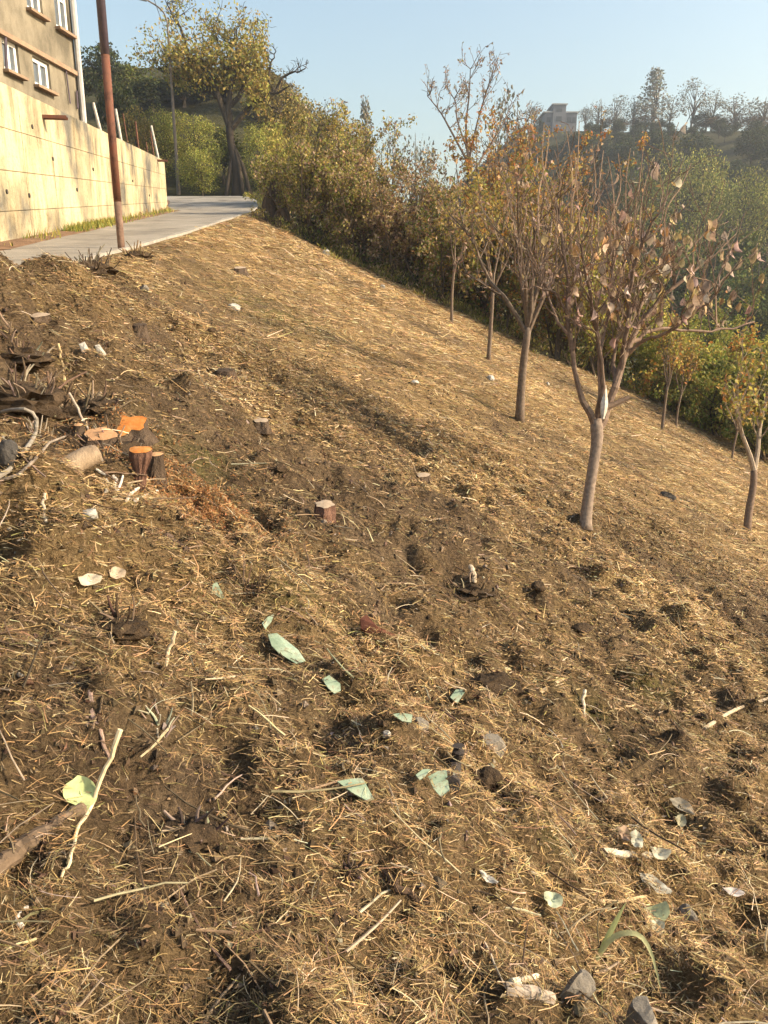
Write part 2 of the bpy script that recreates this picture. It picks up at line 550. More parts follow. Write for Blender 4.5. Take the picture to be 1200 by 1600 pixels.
def cover(x, y):
    """how thickly straw covers the soil, 0 to 1"""
    r = np.hypot(x, y)
    c = .40 + .95 * fbm(x, y, .9, 4, 201) + .55 * fbm(x, y, 3.1, 3, 207)
    c = c + .42 * sm((r - 5.0) / 4)                                   # raked clean and golden further out
    c = c - .35 * np.exp(-(((x + 1.0) / 1.2) ** 2 + ((y - 6.0) / 1.5) ** 2))    # trampled dark ground near the middle stump
    c = c - .30 * np.exp(-(((x + 1.9) / .8) ** 2 + ((y - 3.9) / 1.2) ** 2))
    c = c - .35 * np.exp(-(((x + 3.0) / .9) ** 2 + ((y - 7.2) / 1.6) ** 2))  # shade on the bank under the road, painted as thinner straw
    c = c - .25 * np.exp(-(((x - 3.2) / 1.6) ** 2 + ((y - 10.2) / 1.4) ** 2))
    return np.clip(c, 0, 1)

def moss_at(x, y):
    g = np.zeros(np.shape(x))
    for px, py, w in ((452, 905, .16), (1025, 1090, .2), (300, 700, .2), (930, 1130, .15), (880, 1330, .07), (440, 490, .9)):
        p = MOSSP[(px, py)]
        g = g + np.exp(-(((x - p[0]) / w) ** 2 + ((y - p[1]) / w) ** 2))
    return np.clip(g * (.45 + 1.2 * fbm(x, y, 9, 3, 303)), 0, .6)
MOSSP = {(a, b): hit(a, b) for a, b in ((452, 905), (1025, 1090), (300, 700), (930, 1130), (880, 1330), (440, 490))}

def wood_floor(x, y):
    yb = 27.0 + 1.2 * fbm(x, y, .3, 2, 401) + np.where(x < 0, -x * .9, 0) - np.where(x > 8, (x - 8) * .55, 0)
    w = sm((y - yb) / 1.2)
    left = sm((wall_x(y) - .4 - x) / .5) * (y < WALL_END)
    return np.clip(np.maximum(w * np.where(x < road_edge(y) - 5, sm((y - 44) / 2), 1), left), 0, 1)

cv = cover(X, Y); ms = moss_at(X, Y); wf = wood_floor(X, Y)
colr = np.stack([cv, ms, wf], -1).reshape(-1, 3)
ground = link('ground', mesh_np('ground', V, Q, None, colr, True), M['terrain'])
tag(ground, kind='structure')

# ------------------------------------------------------------------ road with its pale edge and the gutter of red soil
ROADC = resample([(-4.4, -14), (-4.75, -4), (-5.0, 4), (-5.2, 9), (-5.4, 13.7), (-6.1, 22), (-6.95, 30), (-7.7, 36), (-8.2, 40), (-9.4, 43.6), (-12.4, 46), (-17, 47.2), (-24, 47.6)], 150)
def road_half(y): return np.interp(y, [0, 8, 14, 24, 36, 46], [1.30, 1.30, 1.28, 1.45, 1.85, 2.0])
Tn = np.gradient(ROADC, axis=0); Tn /= np.linalg.norm(Tn, axis=1, keepdims=True)
Nr = np.stack([Tn[:, 1], -Tn[:, 0]], 1)                               # to the right of travel
hw = road_half(ROADC[:, 1])[:, None]
def strip(name, o0, o1, lift0, lift1, mat, across=8, wob=0.0, seed=0, thick=.0):
    fr = np.linspace(0, 1, across)
    P = []
    for k, f in enumerate(fr):
        off = o0 * (1 - f) + o1 * f
        w = wob * fbm(np.arange(len(ROADC)) * .35, np.full(len(ROADC), 3.0 + k), 1, 3, seed)[:, None] if k in (0, across - 1) else 0
        q = ROADC + Nr * (off + w)
        z = macro(q[:, 0], q[:, 1]) * 0 + road_z(q[:, 1]) + lift0 * (1 - f) + lift1 * f
        P.append(np.column_stack([q, z]))
    P = np.stack(P, 1)
    n, k, _ = P.shape
    if thick:
        D = P.copy(); D[:, :, 2] -= thick
        P = np.concatenate([D[:, :1], P, D[:, -1:]], 1); k += 2
    idx = np.arange(n * k).reshape(n, k)
    Qd = np.stack([idx[:-1, :-1], idx[:-1, 1:], idx[1:, 1:], idx[1:, :-1]], -1).reshape(-1, 4)
    return tag(link(name, mesh_np(name, P.reshape(-1, 3), Qd, None, None, False), mat), kind='structure')
lf = -np.where(ROADC[:, 1] < 36.5, ROADC[:, 0] - wall_x(ROADC[:, 1]) - .62, 2.2)[:, None]
strip('road', lf, hw, .035, .035, M['road'], 9, .05, 3, .12)
strip('road_edge', hw - .02, hw + .10, .043, .046, M['road_edge'], 4, .10, 5, .16)
strip('gutter', lf - .62, lf - .02, .06, .022, M['redsoil'], 5, .06, 9, .06)

# ------------------------------------------------------------------ concrete retaining wall
W0y, W1y = 6.0, 36.3
wroot = tag(empty('retaining_wall', (wall_x(20.), 20., road_z(20.))), 'long cream concrete retaining wall stained and tinted with grey shadow along the road', 'wall')
worg = np.array(wroot.location)
wdir = np.array([-.1372, 1.0]); wdir /= np.linalg.norm(wdir)
wnor = np.array([wdir[1], -wdir[0]])                                   # towards the road
def wall_pt(y, f, out):
    x = wall_x(y)
    z0 = road_z(y) - .25; z1 = wall_top(y)
    return np.array([x + wnor[0] * out, y + wnor[1] * out, z0 * (1 - f) + z1 * f])
mb = MB()
ys = np.linspace(W0y, W1y, 25)
ring = []
for y in ys:
    ring.append([wall_pt(y, 0, 0), wall_pt(y, 1, -.035), wall_pt(y, 1, -.42), wall_pt(y, 0, -.42)])
ring = np.array(ring); n = len(ys)
idx = np.arange(n * 4).reshape(n, 4)
Qd = []
for k in range(4):
    Qd.append(np.stack([idx[:-1, k], idx[1:, k], idx[1:, (k + 1) % 4], idx[:-1, (k + 1) % 4]], -1))
Qd = np.concatenate(Qd + [idx[:1, ::-1], idx[-1:, :]])
mb.add(ring.reshape(-1, 3), Qd)
mb.build('core', M['concrete'], wroot, worg)
# end return of the wall
mb = MB()
e0 = wall_pt(W1y, 0, 0); e1 = wall_pt(W1y, 1, -.035)
for (a, b_) in ((0, 1),):
    p = [e0 + np.array([-.45, .02, 0]), e0 + np.array([-.45, .40, 0]), e0 + np.array([-6, 1.6, 0]), e0 + np.array([-6, 1.2, 0])]
    t_ = [q * np.array([1, 1, 0]) + np.array([0, 0, e1[2] - .02]) for q in p]
    mb.add(p + t_, [(0, 1, 5, 4), (1, 2, 6, 5), (2, 3, 7, 6), (3, 0, 4, 7), (4, 5, 6, 7)])
mb.build('return_wall', M['concrete'], wroot, worg)
rng = np.random.default_rng(4)
rowsf = [0.0, .27, .50, .74, .995]
colsy = np.concatenate([np.arange(W0y, 13.5, 2.5), np.linspace(13.5, W1y, 12)])
for r_ in range(4):
    for c_ in range(len(colsy) - 1):
        a0, a1 = colsy[c_] + .012, colsy[c_ + 1] - .012
        f0, f1 = rowsf[r_] + .0022, rowsf[r_ + 1] - .0022
        o_ = .030 + rng.uniform(-.004, .005, 4)
        pf = [wall_pt(a0, f0, o_[0]), wall_pt(a1, f0, o_[1]), wall_pt(a1, f1, o_[2]), wall_pt(a0, f1, o_[3])]
        pb = [wall_pt(a0, f0, -.03), wall_pt(a1, f0, -.03), wall_pt(a1, f1, -.06), wall_pt(a0, f1, -.06)]
        mb = MB(); mb.add(pf + pb, [(0, 1, 2, 3), (0, 4, 5, 1), (1, 5, 6, 2), (2, 6, 7, 3), (3, 7, 4, 0)])
        mb.build('concrete_panel', M['concrete'], wroot, worg)
# weep holes
for y, f in ((14.3, .38), (15.6, .36), (17.6, .62), (19.5, .41), (21.5, .6), (24.5, .37), (27.5, .55), (31, .38), (16.3, .8)):
    p = wall_pt(y, f, .0); q = wall_pt(y, f, .055)
    mb = MB(); tubes(mb, np.array([p, q]), np.array([.04, .04]), 8)
    mb.build('weep_pipe', M['darkstone'], wroot, worg)

# ------------------------------------------------------------------ house above the wall
HC = np.array([-8.05, 22.4]); hd = np.array([-.14, -1.0]); hd /= np.linalg.norm(hd); hn = np.array([-hd[1], hd[0]])
if hn[0] < 0: hn = -hn                                                  # facade normal, towards the road
HB, HT = 5.3, 13.5
def hp(t, z, out=0.0): return np.array([HC[0] + hd[0] * t + hn[0] * out, HC[1] + hd[1] * t + hn[1] * out, z])
house = tag(empty('house', hp(0, HB)), 'old ochre rendered house standing on top of the retaining wall', 'house')
horg = np.array(house.location)
def unproj_h(px, py):
    """a pixel on the facade plane -> (t, z)"""
    r = ray(px, py)
    # solve CAM + r*d on plane
    n3 = np.array([hn[0], hn[1], 0]); p0 = hp(0, 0)
    d = np.dot(p0 - CAM, n3) / np.dot(r, n3)
    p = CAM + r * d
    return float(np.dot(p[:2] - HC, hd)), float(p[2])
wins = []
for (x0, y0, x1, y1, x2, y2, x3, y3) in ((4, 58, 29, 70, 31, 119, 5, 108), (51, 87, 78, 101, 80, 146, 54, 130), (38, -42, 64, -28, 66, 27, 42, 12), (83, -26, 105, -15, 109, 54, 87, 42)):
    tz = [unproj_h(*p) for p in ((x0, y0), (x1, y1), (x2, y2), (x3, y3))]
    t0 = (tz[1][0] + tz[2][0]) / 2; t1 = (tz[0][0] + tz[3][0]) / 2
    zb = (tz[2][1] + tz[3][1]) / 2; zt = (tz[0][1] + tz[1][1]) / 2
    wins.append((t0, t1, zb, zt))
T1 = 9.0
# facade with real openings: cells between cut lines
tc = sorted(set([0, T1] + [w[0] for w in wins] + [w[1] for w in wins]))
zc = sorted(set([HB, HT] + [w[2] for w in wins] + [w[3] for w in wins]))
mb = MB()
for a0, a1 in zip(tc[:-1], tc[1:]):
    for z0, z1 in zip(zc[:-1], zc[1:]):
        am, zm = (a0 + a1) / 2, (z0 + z1) / 2
        if any(w[0] < am < w[1] and w[2] < zm < w[3] for w in wins): continue
        mb.add([hp(a0, z0), hp(a1, z0), hp(a1, z1), hp(a0, z1)], [(0, 1, 2, 3)])
for w in wins:                                                           # reveals
    t0, t1, zb, zt = w; dd = -.16
    for a, b_ in (((t0, zb), (t1, zb)), ((t1, zb), (t1, zt)), ((t1, zt), (t0, zt)), ((t0, zt), (t0, zb))):
        mb.add([hp(*a), hp(*b_), hp(*b_, dd), hp(*a, dd)], [(0, 1, 2, 3)])
mb.add([hp(0, HB), hp(0, HT), hp(0, HT, -7), hp(0, HB, -7)], [(0, 1, 2, 3)])
mb.add([hp(T1, HB), hp(T1, HT), hp(T1, HT, -7), hp(T1, HB, -7)], [(0, 1, 2, 3)])
mb.add([hp(0, HB, -7), hp(0, HT, -7), hp(T1, HT, -7), hp(T1, HB, -7)], [(0, 1, 2, 3)])
mb.build('wall', M['render'], house, horg)
mb = MB()
mb.box((hp(0, HT + .12) + hp(T1, HT + .12)) / 2 + np.array([*(-hn * 3.4), 0]), np.array([*(hd * (T1 / 2 + .3)), 0]), np.array([*(hn * 3.8), 0]), np.array([0, 0, .118]))
mb.build('roof', M['ledge'], house, horg)
H3 = np.array([*hd, 0]); N3 = np.array([*hn, 0]); Z3 = np.array([0, 0, 1.])
for k, (t0, t1, zb, zt) in enumerate(wins):
    wroot_ = empty('window', hp((t0 + t1) / 2, zb) - horg); wroot_.parent = house
    o3 = hp((t0 + t1) / 2, zb)
    tm, zm = (t0 + t1) / 2, (zb + zt) / 2
    hw_, hh = (t1 - t0) / 2 - .004, (zt - zb) / 2 - .004
    mb = MB(); b = .045
    dpt = -.10
    for tt in (t0 + b + .004, t1 - b - .004): mb.box(hp(tt, zm, dpt), H3 * b, N3 * .04, Z3 * hh)
    for zz in (zb + b + .004, zt - b - .004): mb.box(hp(tm, zz, dpt), H3 * (hw_ - 2 * b - .002), N3 * .038, Z3 * b)
    mb.box(hp(tm, zm, dpt), H3 * .04, N3 * .036, Z3 * (hh - 2 * b - .002))
    if k >= 2: mb.box(hp(tm, zt - hh * .55, dpt), H3 * (hw_ - 2 * b - .004), N3 * .030, Z3 * .025)
    mb.build('frame', M['frame'], wroot_, o3)
    for s_ in (-1, 1):
        mb = MB(); mb.box(hp(tm + s_ * hw_ / 2, zm, dpt - .012), H3 * (hw_ / 2 - .03), N3 * .008, Z3 * (hh - .07)); mb.build('pane', M['glazing'], wroot_, o3)
    mb = MB(); mb.box(hp(tm, zb - .035, .055), H3 * (hw_ + .08), N3 * .09, Z3 * .03); mb.build('sill', M['ledge'], wroot_, o3)
# ledge, cables, drainpipe
def h_line(pa, pb, name, mat, r, out=.05, sides=6):
    a = unproj_h(*pa); b_ = unproj_h(*pb)
    mb = MB(); tubes(mb, np.array([hp(*a, out), hp(*b_, out)]), np.array([r, r]), sides); return mb.build(name, mat, house, horg)
a = unproj_h(2, 53); b2 = unproj_h(122, 118)
mb = MB()
zl = (a[1] + b2[1]) / 2
mb.box(hp(T1 / 2, zl, .04), H3 * (T1 / 2 - .12), N3 * .055, Z3 * .05)
mb.build('ledge', M['ledge'], house, horg)
mb = MB(); tubes(mb, resample([hp(.03, HB, .10), hp(.03, 8, .10), hp(.03, HT, .10)], 4), np.full(4, .075), 8); mb.build('drainpipe', M['pipe'], house, horg)
h_line((100, 108), (107, 162), 'cable', M['steel'], .018)
h_line((117, 142), (119, 170), 'cable', M['steel'], .025)
h_line((5, 50), (7, 108), 'cable', M['steel'], .03)

# two channel irons sticking out of the wall
def channel(px, py, y, label, ln):
    f = 0
    r = ray(px, py); d = y / r[1]; p = CAM + r * d
    x = wall_x(y) ; p = np.array([x, y, p[2]])
    o = empty('steel_channel', p); tag(o, label, 'steel channel', 'steel channels cast into the wall')
    dirv = np.array([wnor[0], wnor[1], 0]); side = np.array([wdir[0], wdir[1], 0])
    mb = MB(); mb.box(p + dirv * ln / 2 - dirv * .1, dirv * (ln / 2 + .1), side * .06, Z3 * .008); mb.build('web', M['steel'], o, p)
    for s_ in (-1, 1):
        mb = MB(); mb.box(p + dirv * ln / 2 - dirv * .1 + side * .068 * s_ - Z3 * .022, dirv * (ln / 2 + .1), side * .007, Z3 * .032); mb.build('flange', M['rust'], o, p)
channel(72, 181, 17.2, 'dark red steel channel jutting from the wall below the house', .50)
channel(247, 250, 34.0, 'short dark steel channel jutting from the wall near its corner', .45)

# ------------------------------------------------------------------ posts along the top of the wall
POSTS = [(158, 188, 150, 145, 'postwhite', .05, 'stout pale post on the wall close to the drainpipe'),
         (190, 208, 185, 160, 'postwhite', .05, 'pale post on the wall seen just beyond the rusty pole'),
         (200, 214, 196, 168, 'rust', .02, 'thin brown rod on the wall after the pale posts'),
         (217, 224, 215, 182, 'rust', .035, 'rusty brown post on the wall standing straight'),
         (241, 236, 238, 198, 'rust', .03, 'short rusty rod beside the leaning white post'),
         (254, 243, 246, 194, 'postwhite', .05, 'leaning white post at the far end of the wall'),
         (231, 231, 230, 212, 'rust', .025, 'shortest rusty stub between the rods on the wall')]
for bx, by, tx, ty, mt, rr, lb in POSTS:
    # base stands on the wall top: find y of the wall under this pixel column
    yy = np.linspace(14, 36.2, 400)
    P_ = np.stack([wall_x(yy) - .2, yy, wall_top(yy)], -1)
    dd = (P_[:, 1]) * CP - (P_[:, 2] - 1.5) * SP
    pxs = 600 + FPX * P_[:, 0] / dd
    k = int(np.argmin(np.abs(pxs - bx)))
    b0 = P_[k]; d0 = dd[k]
    dx = (tx - bx) / FPX * d0; h = (by - ty) / FPX * d0
    mb = MB(); tubes(mb, resample([b0 - np.array([dx * .3 / max(h, .1), 0, .3]), b0 + np.array([dx * .5, 0, h * .5]), b0 + np.array([dx, 0, h])], 6), np.linspace(rr, rr * .9, 6), 7)
    o = mb.build('fence_post', M[mt], None, b0); o.location = b0
    tag(o, lb, 'post', 'posts on the wall')

# ------------------------------------------------------------------ rusty pole by the road
pb = hit(190, 391)
pb[2] = gz(pb[0:1], pb[1:2])[0] - .3
root = tag(empty('utility_pole', pb), 'tall rusty steel pole at the edge of the road', 'pole')
segs = [('base_section', 0, 1.0, .054, .055, 'paint'), ('shaft', 1.0, 3.0, .056, .061, 'rust'), ('upper_section', 3.0, 6.5, .063, .068, 'steel')]
for nm, z0, z1, r0, r1, mt in segs:
    mb = MB(); tubes(mb, np.array([pb + [0, 0, z0], pb + [0, 0, (z0 + z1) / 2], pb + [0, 0, z1]]), np.array([r0, (r0 + r1) / 2, r1]), 14); mb.build(nm, M[mt], root, pb, True)
mb = MB(); mb.box(pb + [-.12, -.02, 4.55], (.05, 0, 0), (0, .03, 0), (0, 0, .09)); tubes(mb, resample([pb + [-.09, 0, 4.5], pb + [-.12, -.01, 4.3], pb + [-.085, 0, 4.05]], 6), np.full(6, .018), 5)
mb.build('cable_bracket', M['steel'], root, pb)

# ------------------------------------------------------------------ street lamp at the bend
LD = 47.5
lb = at(279, 300, LD); lb[2] = gz(lb[0:1], lb[1:2])[0]
root = tag(empty('street_lamp', lb), 'tall thin street lamp with curved arm at the bend of the road', 'street lamp')
tp = at(256, 46, LD); tp = np.array([lb[0], lb[1], tp[2]])
mb = MB(); tubes(mb, resample([lb - [0, 0, .3], lb + [0, 0, 4], tp - [0, 0, .9]], 8), np.linspace(.12, .06, 8), 8); mb.build('post', M['greysteel'], root, lb)
mb = MB(); tubes(mb, resample([tp - [0, 0, .95], tp - [.05, 0, .3], tp + [-.35, 0, .25], tp + [-1.15, -.1, .72]], 12), np.full(12, .045), 7); mb.build('arm', M['greysteel'], root, lb)
mb = MB(); tubes(mb, resample([tp + [-1.05, -.1, .68], tp + [-1.25, -.1, .75], tp + [-1.6, -.1, .74]], 6), np.array([.06, .12, .13, .12, .09, .04]), 8); mb.build('lamp_head', M['pipe'], root, lb)
mb = MB()
ca = at(268, 62, LD + 1); cb = at(222, -60, 24)
tt = np.linspace(0, 1, 14)[:, None]; cp_ = ca * (1 - tt) + cb * tt; cp_[:, 2] -= (np.sin(tt[:, 0] * np.pi) * .35)
tubes(mb, cp_, np.full(14, .014), 4)
o = mb.build('overhead_cable', M['steel'], None, ca); o.location = ca
tag(o, 'thin overhead cable running down past the lamp head', 'cable')

# ------------------------------------------------------------------ growing things
def grow(rng, start, d, length, r, level, out, tips, K=6, wander=.18, lift=.12, kids=(5, 5, 4), ratio=.6, spread=.8, tip_r=.25, kid_from=.3, max_level=3):
    """one limb and everything that grows from it; out: list of (level, pts, radii)"""
    p = np.array(start, float); d = np.array(d, float); d /= np.linalg.norm(d)
    pts = [p.copy()]
    step = length / (K - 1)
    for k in range(K - 1):
        d = d + rng.normal(size=3) * wander; d[2] += lift; d /= np.linalg.norm(d)
        p = p + d * step
        pts.append(p.copy())
    pts = np.array(pts)
    rad = np.linspace(r, r * tip_r, K)
    out.append((level, pts, rad))
    if level >= max_level:
        tips.append(pts); return
    n = kids[min(level, len(kids) - 1)]
    n = max(1, int(round(n * rng.uniform(.75, 1.25))))
    for j in range(n):
        f = kid_from + (1 - kid_from) * (j + rng.uniform(0, 1)) / n
        f = min(f, .99)
        s = f * (K - 1); i = int(s); q = pts[i] + (pts[min(i + 1, K - 1)] - pts[i]) * (s - i)
        t = pts[min(i + 1, K - 1)] - pts[i]; t /= np.linalg.norm(t) + 1e-9
        a = rand_unit(rng, 1)[0]; a -= t * np.dot(a, t); a /= np.linalg.norm(a) + 1e-9
        sp = spread * rng.uniform(.6, 1.3)
        nd = t * math.cos(sp) + a * math.sin(sp)
        grow(rng, q, nd, length * ratio * rng.uniform(.65, 1.2) * (1.15 - .5 * f), max(r * (1 - .7 * f) * .62, .002), level + 1, out, tips, max(4, K - 1), wander, lift, kids, ratio, spread, tip_r, .15, max_level)

def limbs_mesh(mb, out, col, rng, sides=(8, 6, 4, 3), minr=0.0, colj=.12):
    by = {}
    for lv, p, r in out: by.setdefault((lv, len(p)), []).append((p, np.maximum(r, minr)))
    for (lv, K), L in by.items():
        c = np.clip(np.asarray(col)[None] * (1 + colj * rng.normal(size=(len(L), 1))), .01, .9)
        tubes(mb, np.array([a for a, _ in L]), np.array([b for _, b in L]), sides[min(lv, len(sides) - 1)], c, cap=(lv < 2))

def along(rng, tips, n, jitter=.05, lo=.2):
    """n random points along the twigs"""
    if not tips: return np.zeros((0, 3))
    k = rng.integers(0, len(tips), n)
    f = rng.uniform(lo, 1, n)
    ln = np.array([len(t) for t in tips]); st = np.concatenate([[0], np.cumsum(ln)[:-1]]); A = np.concatenate(tips)
    q = f * (ln[k] - 1); i = np.minimum(q.astype(int), ln[k] - 2); j = st[k] + i
    P = A[j] + (A[j + 1] - A[j]) * (q - i)[:, None]
    return P + rng.normal(size=(n, 3)) * jitter

def shrub(name, base, h, w, seed, leafcols, weights, nleaf, leaf=(.09, .06), stems=14, twigs=3, barkcol=(.12, .085, .055), label='', cat='shrub', group=None, droop=.2, upright=.9, lv=2, top_bare=0.0):
    rng = np.random.default_rng(seed)
    base = np.asarray(base, float)
    root = tag(empty(name, base), label, cat, group)
    out, tips = [], []
    for k in range(stems):
        a = rng.uniform(0, 2 * np.pi); tilt = rng.uniform(.05, 1) ** .7
        d = np.array([math.cos(a) * tilt * w / h * .75, math.sin(a) * tilt * w / h * .75, upright])
        b = base + np.array([rng.normal() * w * .13, rng.normal() * w * .13, -.05])
        grow(rng, b, d, h * rng.uniform(.6, 1.02), .018 + .006 * h, 0 if lv == 3 else 1, out, tips, 7, .13, .06, (6, 6, twigs), .45, .75, .25, .15, 3)
    mb = MB(); limbs_mesh(mb, out, barkcol, rng, (6, 5, 3, 3), .006)
    mb.build('stems', M['bark'], root, base)
    P = along(rng, tips, nleaf, .08, .1)
    if top_bare > 0:
        zz = (P[:, 2] - base[2]) / h
        keep = rng.uniform(size=len(P)) > top_bare * sm((zz - .55) / .3)
        P = P[keep]
    mb = MB()
    col = palette(rng, len(P), leafcols, weights)
    # whole clumps share a tone
    cn = fbm(P[:, 0] + P[:, 2] * .7, P[:, 1] + P[:, 2], 1.1, 2, seed)
    col = col * (1 + .35 * cn)[:, None]
    leaves(mb, rng, P, leaf[0], leaf[1], np.clip(col, .005, .9), droop, .4, .2)
    mb.build('foliage', M['leaf'], root, base)
    return root

def G(px, py):
    return hit(px, py)
def GXY(x, y):
    x = float(x); y = float(y)
    return np.array([x, y, float(gz(np.array([x]), np.array([y]))[0])])

OLIVE = [(.34, .29, .06), (.44, .36, .09), (.23, .21, .05), (.50, .38, .12)]
BROWN = [(.30, .19, .10), (.42, .29, .17), (.20, .13, .07), (.50, .38, .25), (.32, .27, .08)]
GOLD = [(.42, .26, .06), (.34, .24, .06), (.22, .19, .05), (.45, .20, .05), (.50, .36, .12)]
ORANGE = [(.45, .19, .045), (.38, .13, .035), (.48, .28, .07), (.28, .18, .05)]
GREEN = [(.17, .21, .04), (.24, .26, .06), (.12, .15, .03), (.33, .30, .08)]
YGREEN = [(.42, .38, .08), (.33, .33, .07), (.50, .42, .11), (.22, .24, .05)]
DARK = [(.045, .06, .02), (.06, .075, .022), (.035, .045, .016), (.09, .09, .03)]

# the thicket along the foot of the mown slope: x, y, height, width, palette, weights, leaves
TH = [
    (446, 342, 37.0, 3.96, 3.2, OLIVE + YGREEN, None, 5200, 'olive willow shrub leaning over the end of the road', .25),
    (490, 392, 29.5, 4.21, 3.0, OLIVE + YGREEN + BROWN, None, 5000, 'olive brown shrub beside the charred stump', .3),
    (540, 402, 31.5, 4.47, 3.2, OLIVE + BROWN, None, 5000, 'tall olive shrub in the second row of the thicket by the stump', .4),
    (560, 425, 28.3, 3.96, 2.8, BROWN + GREEN[:2] + OLIVE, None, 5200, 'brown shrub with green patches in the thicket middle', .35),
    (620, 450, 27.8, 3.70, 2.8, BROWN, None, 5200, 'dry purple brown shrub with shrivelled leaves', .45),
    (650, 445, 31.0, 4.30, 3.0, BROWN + OLIVE[:1], None, 4800, 'twiggy brown shrub behind the dry purple brown one', .5),
    (690, 482, 27.0, 3.78, 2.8, BROWN + GREEN + GOLD[:2], None, 5600, 'mixed brown and green shrub above the whitish litter', .3),
    (745, 497, 28.0, 4.30, 2.8, OLIVE + GOLD[:3], None, 5600, 'olive gold shrub below the tall sparse tree', .2),
    (775, 480, 31.0, 6.60, 2.8, ORANGE + GOLD, None, 5600, 'tall orange leaved shrub standing highest in the thicket', .15),
    (825, 520, 27.0, 5.00, 3.0, GOLD + GREEN[:2], None, 6200, 'gold and green shrub behind the second fruit tree', .1),
    (885, 545, 25.5, 4.30, 2.8, GOLD + YGREEN, None, 6200, 'yellow green shrub glimpsed through the big tree fork', .1),
    (940, 575, 25.0, 3.60, 2.6, YGREEN + GOLD[:1], None, 5600, 'bright yellow shrub at the slope edge behind the big tree', .05),
    (870, 520, 31.0, 5.40, 3.0, OLIVE + ORANGE[:2], None, 4600, 'olive and rust shrub in the back row of the thicket', .2),
]
TBASE = {}
for k, (px, py, dep, h, w, pal, wts, nl, lab, tb) in enumerate(TH):
    r = ray(px, py)
    p = CAM + r * dep
    b = GXY(p[0], p[1])
    TBASE[k] = b
    # the shrub's top must stay the height seen, whatever the ground does
    shrub('thicket_shrub', b, h, w * 1.1, 700 + k, pal, wts, int(nl * 2.1), (.125, .075), 16, 3, (.13, .095, .065), lab, 'shrub', 'shrubs of the thicket below the slope', .35, .95, 2, tb)

# dark low undergrowth filling the foot of the thicket
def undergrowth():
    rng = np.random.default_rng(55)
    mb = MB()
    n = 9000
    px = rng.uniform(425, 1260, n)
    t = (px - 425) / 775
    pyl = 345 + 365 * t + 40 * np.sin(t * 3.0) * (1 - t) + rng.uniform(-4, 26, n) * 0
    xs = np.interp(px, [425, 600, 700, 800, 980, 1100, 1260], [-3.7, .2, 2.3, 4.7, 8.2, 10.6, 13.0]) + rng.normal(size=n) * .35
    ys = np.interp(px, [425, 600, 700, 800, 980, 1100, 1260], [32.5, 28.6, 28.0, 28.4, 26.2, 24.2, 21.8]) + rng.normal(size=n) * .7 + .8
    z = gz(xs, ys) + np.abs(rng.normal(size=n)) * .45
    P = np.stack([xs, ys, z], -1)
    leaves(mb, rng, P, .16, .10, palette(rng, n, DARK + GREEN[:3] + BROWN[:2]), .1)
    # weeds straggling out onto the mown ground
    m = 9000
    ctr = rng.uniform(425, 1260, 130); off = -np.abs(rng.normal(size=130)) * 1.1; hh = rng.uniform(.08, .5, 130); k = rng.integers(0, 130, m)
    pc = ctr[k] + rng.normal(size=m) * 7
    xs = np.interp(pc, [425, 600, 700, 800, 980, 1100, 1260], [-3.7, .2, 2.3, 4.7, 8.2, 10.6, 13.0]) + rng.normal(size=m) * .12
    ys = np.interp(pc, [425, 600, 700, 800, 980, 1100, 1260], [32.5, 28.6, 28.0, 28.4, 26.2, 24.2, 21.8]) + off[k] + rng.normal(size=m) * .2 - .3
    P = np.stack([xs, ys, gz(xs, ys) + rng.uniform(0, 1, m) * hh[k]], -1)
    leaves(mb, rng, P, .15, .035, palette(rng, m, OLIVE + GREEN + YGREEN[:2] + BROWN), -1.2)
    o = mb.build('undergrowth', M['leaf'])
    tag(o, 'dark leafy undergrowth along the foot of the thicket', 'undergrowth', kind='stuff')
undergrowth()

# ------------------------------------------------------------------ lower bushes and young trees at the right end of the slope
RB = [
    (1010, 610, 25.5, 2.6, 2.4, YGREEN, 5200, 'yellow green bush with dark stems below the slope edge'),
    (1080, 640, 25.0, 2.7, 2.5, GOLD[:3] + ORANGE[:1] + YGREEN[:1], 5200, 'golden orange bush behind the two thin saplings'),
    (1130, 672, 23.5, 2.6, 2.4, YGREEN + GREEN[:2] + GOLD[:1], 5200, 'green gold bush behind the shortest sapling'),
    (1185, 690, 22.5, 3.4, 2.6, GREEN + YGREEN, 6000, 'light green bush at the picture edge behind the forked sapling'),
    (1240, 715, 21.5, 3.4, 2.6, GREEN + YGREEN, 4000, 'light green bush partly cut off by the picture edge'),
    (1060, 600, 30.5, 3.6, 3.0, YGREEN + GREEN, 4600, 'mid green bush in the second row below the slope'),
    (1150, 640, 29.0, 3.6, 3.0, GREEN + YGREEN[:2], 4600, 'green bush in the second row nearest the picture edge'),
]
for k, (px, py, dep, h, w, pal, nl, lab) in enumerate(RB):
    p = CAM + ray(px, py) * dep
    shrub('bush', GXY(p[0], p[1]), h, w, 820 + k, pal, None, int(nl * 1.8), (.115, .075), 13, 3, (.09, .065, .045), lab, 'bush', 'bushes below the slope', .15, .8, 2, 0)

